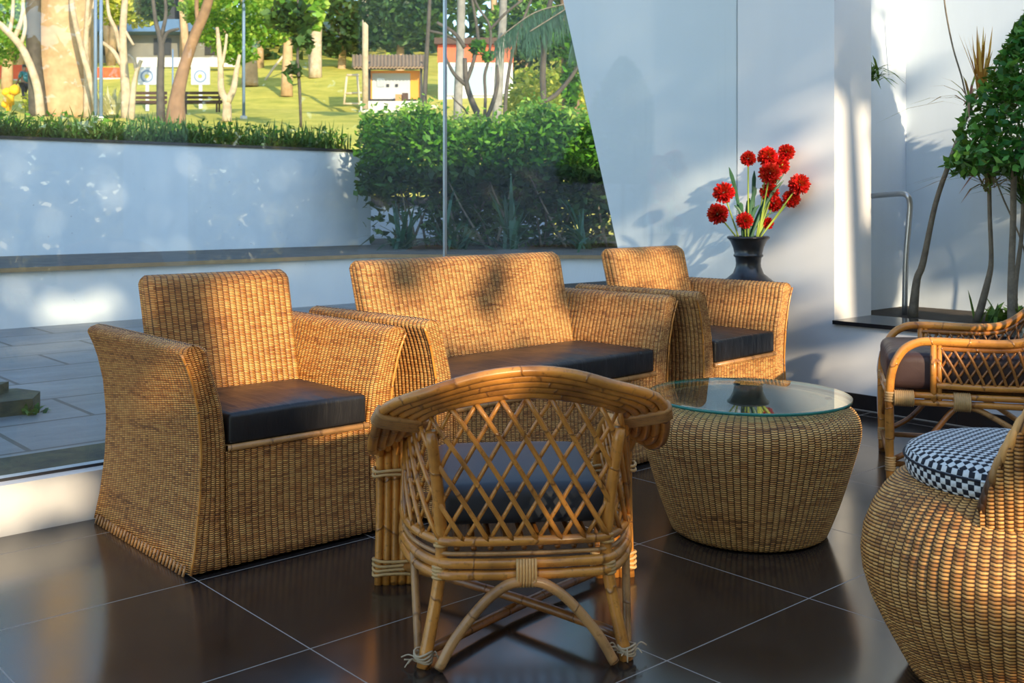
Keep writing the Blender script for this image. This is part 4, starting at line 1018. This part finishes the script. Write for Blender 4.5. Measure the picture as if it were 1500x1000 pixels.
for lab,x0,x1,y0,mm in (('light brown carton on the shed plinth in front of the generator',579,588,138,'carton'),('dark brown crate on the shed plinth beside the carton',589,597,136,'wood_dark')):
    e=empty('crate',lab,'box'); cbox(MB(),x0,x1,y0,148,dR-.1,.3).build('crate_body',M[mm],e,False); anchored(e,P((x0+x1)/2,148,dR-.1))
e=empty('timber_frame','pale timber trestle frame standing on the lawn next to the utility pole','frame')
for a,b in (((504,152),(508,112)),((527,155),(523,108)),((503,152),(530,152)),((506,137),(530,136)),((508,110),(526,110))):
    MB().tube([P(a[0],a[1],44),P(b[0],b[1],44)],.05,6,1).build('bar',M['wood_pale'],e)
anchored(e,P(515,152,44))
e=empty('stool','pale slatted stool at the side of the guard hut','stool')
cbox(MB(),622,641,154,158,47,.5).build('seat',M['concrete'],e,False)
for x in (624,632,639): cbox(MB(),x-1.5,x+1.5,158,176,47,.1).build('leg',M['concrete'],e,False)
anchored(e,P(632,176,47))
e=empty('guard_hut','white guard hut with red-orange top band and pale windows','hut')
dG=50
cbox(MB(),642,751,91,178,dG,3).build('wall',M['white'],e,False)
cbox(MB(),641,752,64,91,dG-.05,3.1).build('top_band',M['redorange'],e,False)
cbox(MB(),636,757,55,64,dG-.4,3.8).build('roof_slab',M['wood_dark'],e,False)
for x0,x1 in ((655,668),(687,722)):
    w_=cbox(MB(),x0,x1,97,137,dG-.06,.1).build('window',M['pane'],e,False)
    cbox(MB(),x0,x1,137,140,dG-.1,.1).build('window_sill',M['pale_grey'],w_,False)
anchored(e,P(697,178,dG))
# woods behind
e=empty('woodland','dense shaded woodland closing the view above the lawn','woodland',LD(0,75,10)); tag(e,kind='stuff'); o=np.array(e.location)
n=16000; l=rng.uniform(-52,30,n); d=rng.uniform(74,92,n); z=rng.uniform(-3,20,n)
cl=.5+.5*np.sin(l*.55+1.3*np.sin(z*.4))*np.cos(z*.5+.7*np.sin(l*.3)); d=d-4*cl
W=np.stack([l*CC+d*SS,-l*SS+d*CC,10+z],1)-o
lit=(cl>.62)  # sunlit and shaded clumps are painted in by two leaf colours
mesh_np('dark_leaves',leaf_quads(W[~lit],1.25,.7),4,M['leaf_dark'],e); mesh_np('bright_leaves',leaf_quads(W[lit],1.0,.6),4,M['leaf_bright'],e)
mb=MB()
for k in range(26):
    l=random.uniform(-42,10); d=random.uniform(66,73); b=LD(l,d,ground_z(d)-.2)-Vector(o); mb.tube([b,b+Vector((random.uniform(-.5,.5),0,6)),b+Vector((random.uniform(-1,1),0,15))],[.28,.22,.18],7,2)
mb.build('trunks',M['bark_tan'],e)
for i,(x,y,d,rx,ry,leaf,lab) in enumerate(((420,15,52,48,40,'leaf_bright','sunlit leafy tree behind the sapling'),(500,40,66,45,45,'leaf_dark','dark round tree behind the utility pole'),(585,35,64,60,40,'leaf_dark','dark spreading tree behind the generator shed'),(770,40,62,60,45,'leaf_bright','bright leafy tree beyond the palm fronds'),(250,20,80,40,40,'leaf_dark','dark tree behind the pale house'),(10,20,55,60,60,'leaf_bright','bright leafy tree above the red cloth fence'))):
    tree('leafy_tree',lab,[([(x,min(y+80,125),d),(x+2,y+20,d),(x,y,d)],[.3,.24,.15])],'bark_tan',[(x,y,d,rx,ry),(x-rx*.6,y+ry*.4,d-1,rx*.5,ry*.5),(x+rx*.6,y+ry*.3,d-1,rx*.5,ry*.5)],leaf,1700,.5,'trees at the edge of the woods')

# ------------------------------------------------------------------ sun, sky, and unseen trees added behind the viewer to shape the light
S=Vector((-.30,-.90,.31)).normalized()
def to_sun(p,Y):
    p=Vector(p); t=(Y-p.y)/S.y; return p+S*t
GYP=-4.6
holes=[]   # gaps cut for sun patches (centre on the leaf plane, half width, half height, tilt)
def hole(p,rx,rz,tilt=0,keep=0):
    q=to_sun(p,GYP); holes.append((q.x,q.z,rx,rz,tilt,keep))
HOLES=[((1.84,3.43,.66),.15,.20,0),((1.50,3.43,.74),.05,.05,0,.5),((1.41,2.9,.58),.05,.12,0,.5),((2.02,3.1,.58),.09,.12,0),((2.04,2.9,.56),.08,.14,0),((1.90,2.9,.40),.10,.07,-.5),((1.72,3.25,.46),.14,.03,0),
 ((2.33,3.45,.70),.05,.15,.15),((2.62,3.45,.74),.06,.11,-.4),((2.50,3.45,.56),.07,.04,.1),((2.22,2.9,.58),.09,.15,0),((4.74,3.44,1.12),.16,.20,0,.35),((3.17,3.45,.66),.13,.22,.2),((2.80,3.45,.52),.15,.05,0),((2.80,3.45,.78),.07,.09,-.4),((3.40,3.1,.6),.12,.12,0,.5),
 ((3.72,3.45,.78),.05,.14,0),((4.02,3.45,.74),.11,.13,0),((4.0,2.9,.30),.30,.08,0),((4.32,2.9,.58),.07,.16,0),((4.35,3.2,.6),.08,.1,0,.4),
 ((5.18,3.09,.80),.12,.36,.15),((5.34,3.09,1.25),.09,.28,.2),((5.10,3.09,1.42),.05,.2,.3),((5.22,3.09,1.62),.16,.07,0,.5),((5.03,2.6,.30),.5,.14,0,.3),((5.03,3.3,.5),.25,.35,.5,.45),((5.03,3.35,1.35),.22,.30,.6,.62),
 ((6.14,2.4,2.3),.36,.85,0,.08),((5.74,2.4,2.78),.20,.52,0,.05),((6.12,2.4,.95),.34,.45,0,.9),((6.0,2.7,.55),.10,.10,0),((6.2,2.2,.55),.25,.08,0),
 ((.95,3.66,.10),.3,.08,0),((2.5,7.5,.10),.45,.10,0),((3.1,8.78,.22),.35,.06,0),((2.25,.86,.14),.07,.08,0),((2.15,1.2,.36),.2,.10,0,.45),((3.2,2.0,.25),.05,.18,0),((3.9,2.2,.45),.2,.12,0,.3)]
for h in HOLES: hole(*h)
n=52000
gx=rng.uniform(-12,9,n); gz=rng.uniform(.1,7.9,n)
top=np.where(gx<1.6,7.4+.2*np.sin(gx*1.3),6.75-.5*np.clip(gx-1.6,0,5)+.15*np.sin(gx*2.1)); k=gz<top
gx,gz=gx[k],gz[k]; ok=np.ones(len(gx),bool)
for hx,hz,rx,rz,t,kp in holes:
    c_,s_=math.cos(t),math.sin(t); dx=gx-hx; dz=gz-hz; a=(dx*c_+dz*s_)/(rx+.07); b=(-dx*s_+dz*c_)/(rz+.07); ok&=((a*a+b*b)>1)|(rng.random(len(gx))<kp*.5)
gx,gz=gx[ok],gz[ok]; dep=rng.uniform(-.22,.22,len(gx))
Wp=np.stack([gx+S.x/S.y*dep,GYP+dep,gz+S.z/S.y*dep],1)
e=empty('gobo_tree','unseen row of leafy trees added behind the viewer, crowns cut to dapple the terrace','tree',(0,GYP,0))  # added to block the sun, with openings where patches should land
mesh_np('crown',leaf_quads(Wp-np.array([0,GYP,0]),.23,.75,.0),4,M['leaf_fill'],e)  # leaf colour doubles as a warm fill for the terrace
mb=MB()
for x in (-8,-4.2,-1.2,2.6,6.8): mb.tube([(x,-.45,0),(x+.1,-.42,1.8),(x-.1,-.35,4.6)],[.16,.12,.06],8,3)
mb.build('trunks',M['bark_brown'],e)
struct('ground_terrace',MB().prism([(-12,-6),(9,-6),(9,-3),(-12,-3)],-.2,-.01),M['soil'])

sun=bpy.data.lights.new('sun','SUN'); sun.energy=5.2; sun.angle=R(.9); sun.color=(1.0,.80,.54)
so_=bpy.data.objects.new('sun',sun); COL.objects.link(so_); so_.rotation_euler=(S).to_track_quat('Z','Y').to_euler()
w=bpy.data.worlds.new('world'); SC.world=w; w.use_nodes=True; nt=w.node_tree; nt.nodes.clear()
sk=nt.nodes.new('ShaderNodeTexSky'); sk.sky_type='NISHITA'; sk.sun_disc=False; sk.sun_elevation=R(38); sk.sun_rotation=math.atan2(S.x,S.y); sk.altitude=300; sk.air_density=1.0; sk.dust_density=.3; sk.ozone_density=1.0
bg=nt.nodes.new('ShaderNodeBackground'); bg.inputs[1].default_value=.27; ow=nt.nodes.new('ShaderNodeOutputWorld')
tn=nt.nodes.new('ShaderNodeMix'); tn.data_type='RGBA'; tn.blend_type='MULTIPLY'; tn.inputs[0].default_value=1; tn.inputs[7].default_value=(1.0,1.0,.93,1); nt.links.new(sk.outputs[0],tn.inputs[6]); nt.links.new(tn.outputs[2],bg.inputs[0]); nt.links.new(bg.outputs[0],ow.inputs[0])

# ------------------------------------------------------------------ camera
cam=bpy.data.cameras.new('camera'); co=bpy.data.objects.new('camera',cam); COL.objects.link(co); SC.camera=co
cam.sensor_width=36; cam.sensor_fit='HORIZONTAL'; cam.lens=36*F/1500; cam.shift_y=-(500-Y0)/1500; cam.clip_start=.05; cam.clip_end=400
co.location=(0,0,H); fwd=Vector((SS,CC,0)); co.rotation_euler=fwd.to_track_quat('-Z','Y').to_euler()
cam.dof.use_dof=True; cam.dof.focus_distance=3.5; cam.dof.aperture_fstop=8.0
vs=SC.view_settings; vs.view_transform='Standard'; vs.look='None'; vs.gamma=1; vs.use_curve_mapping=False; vs.exposure=.55
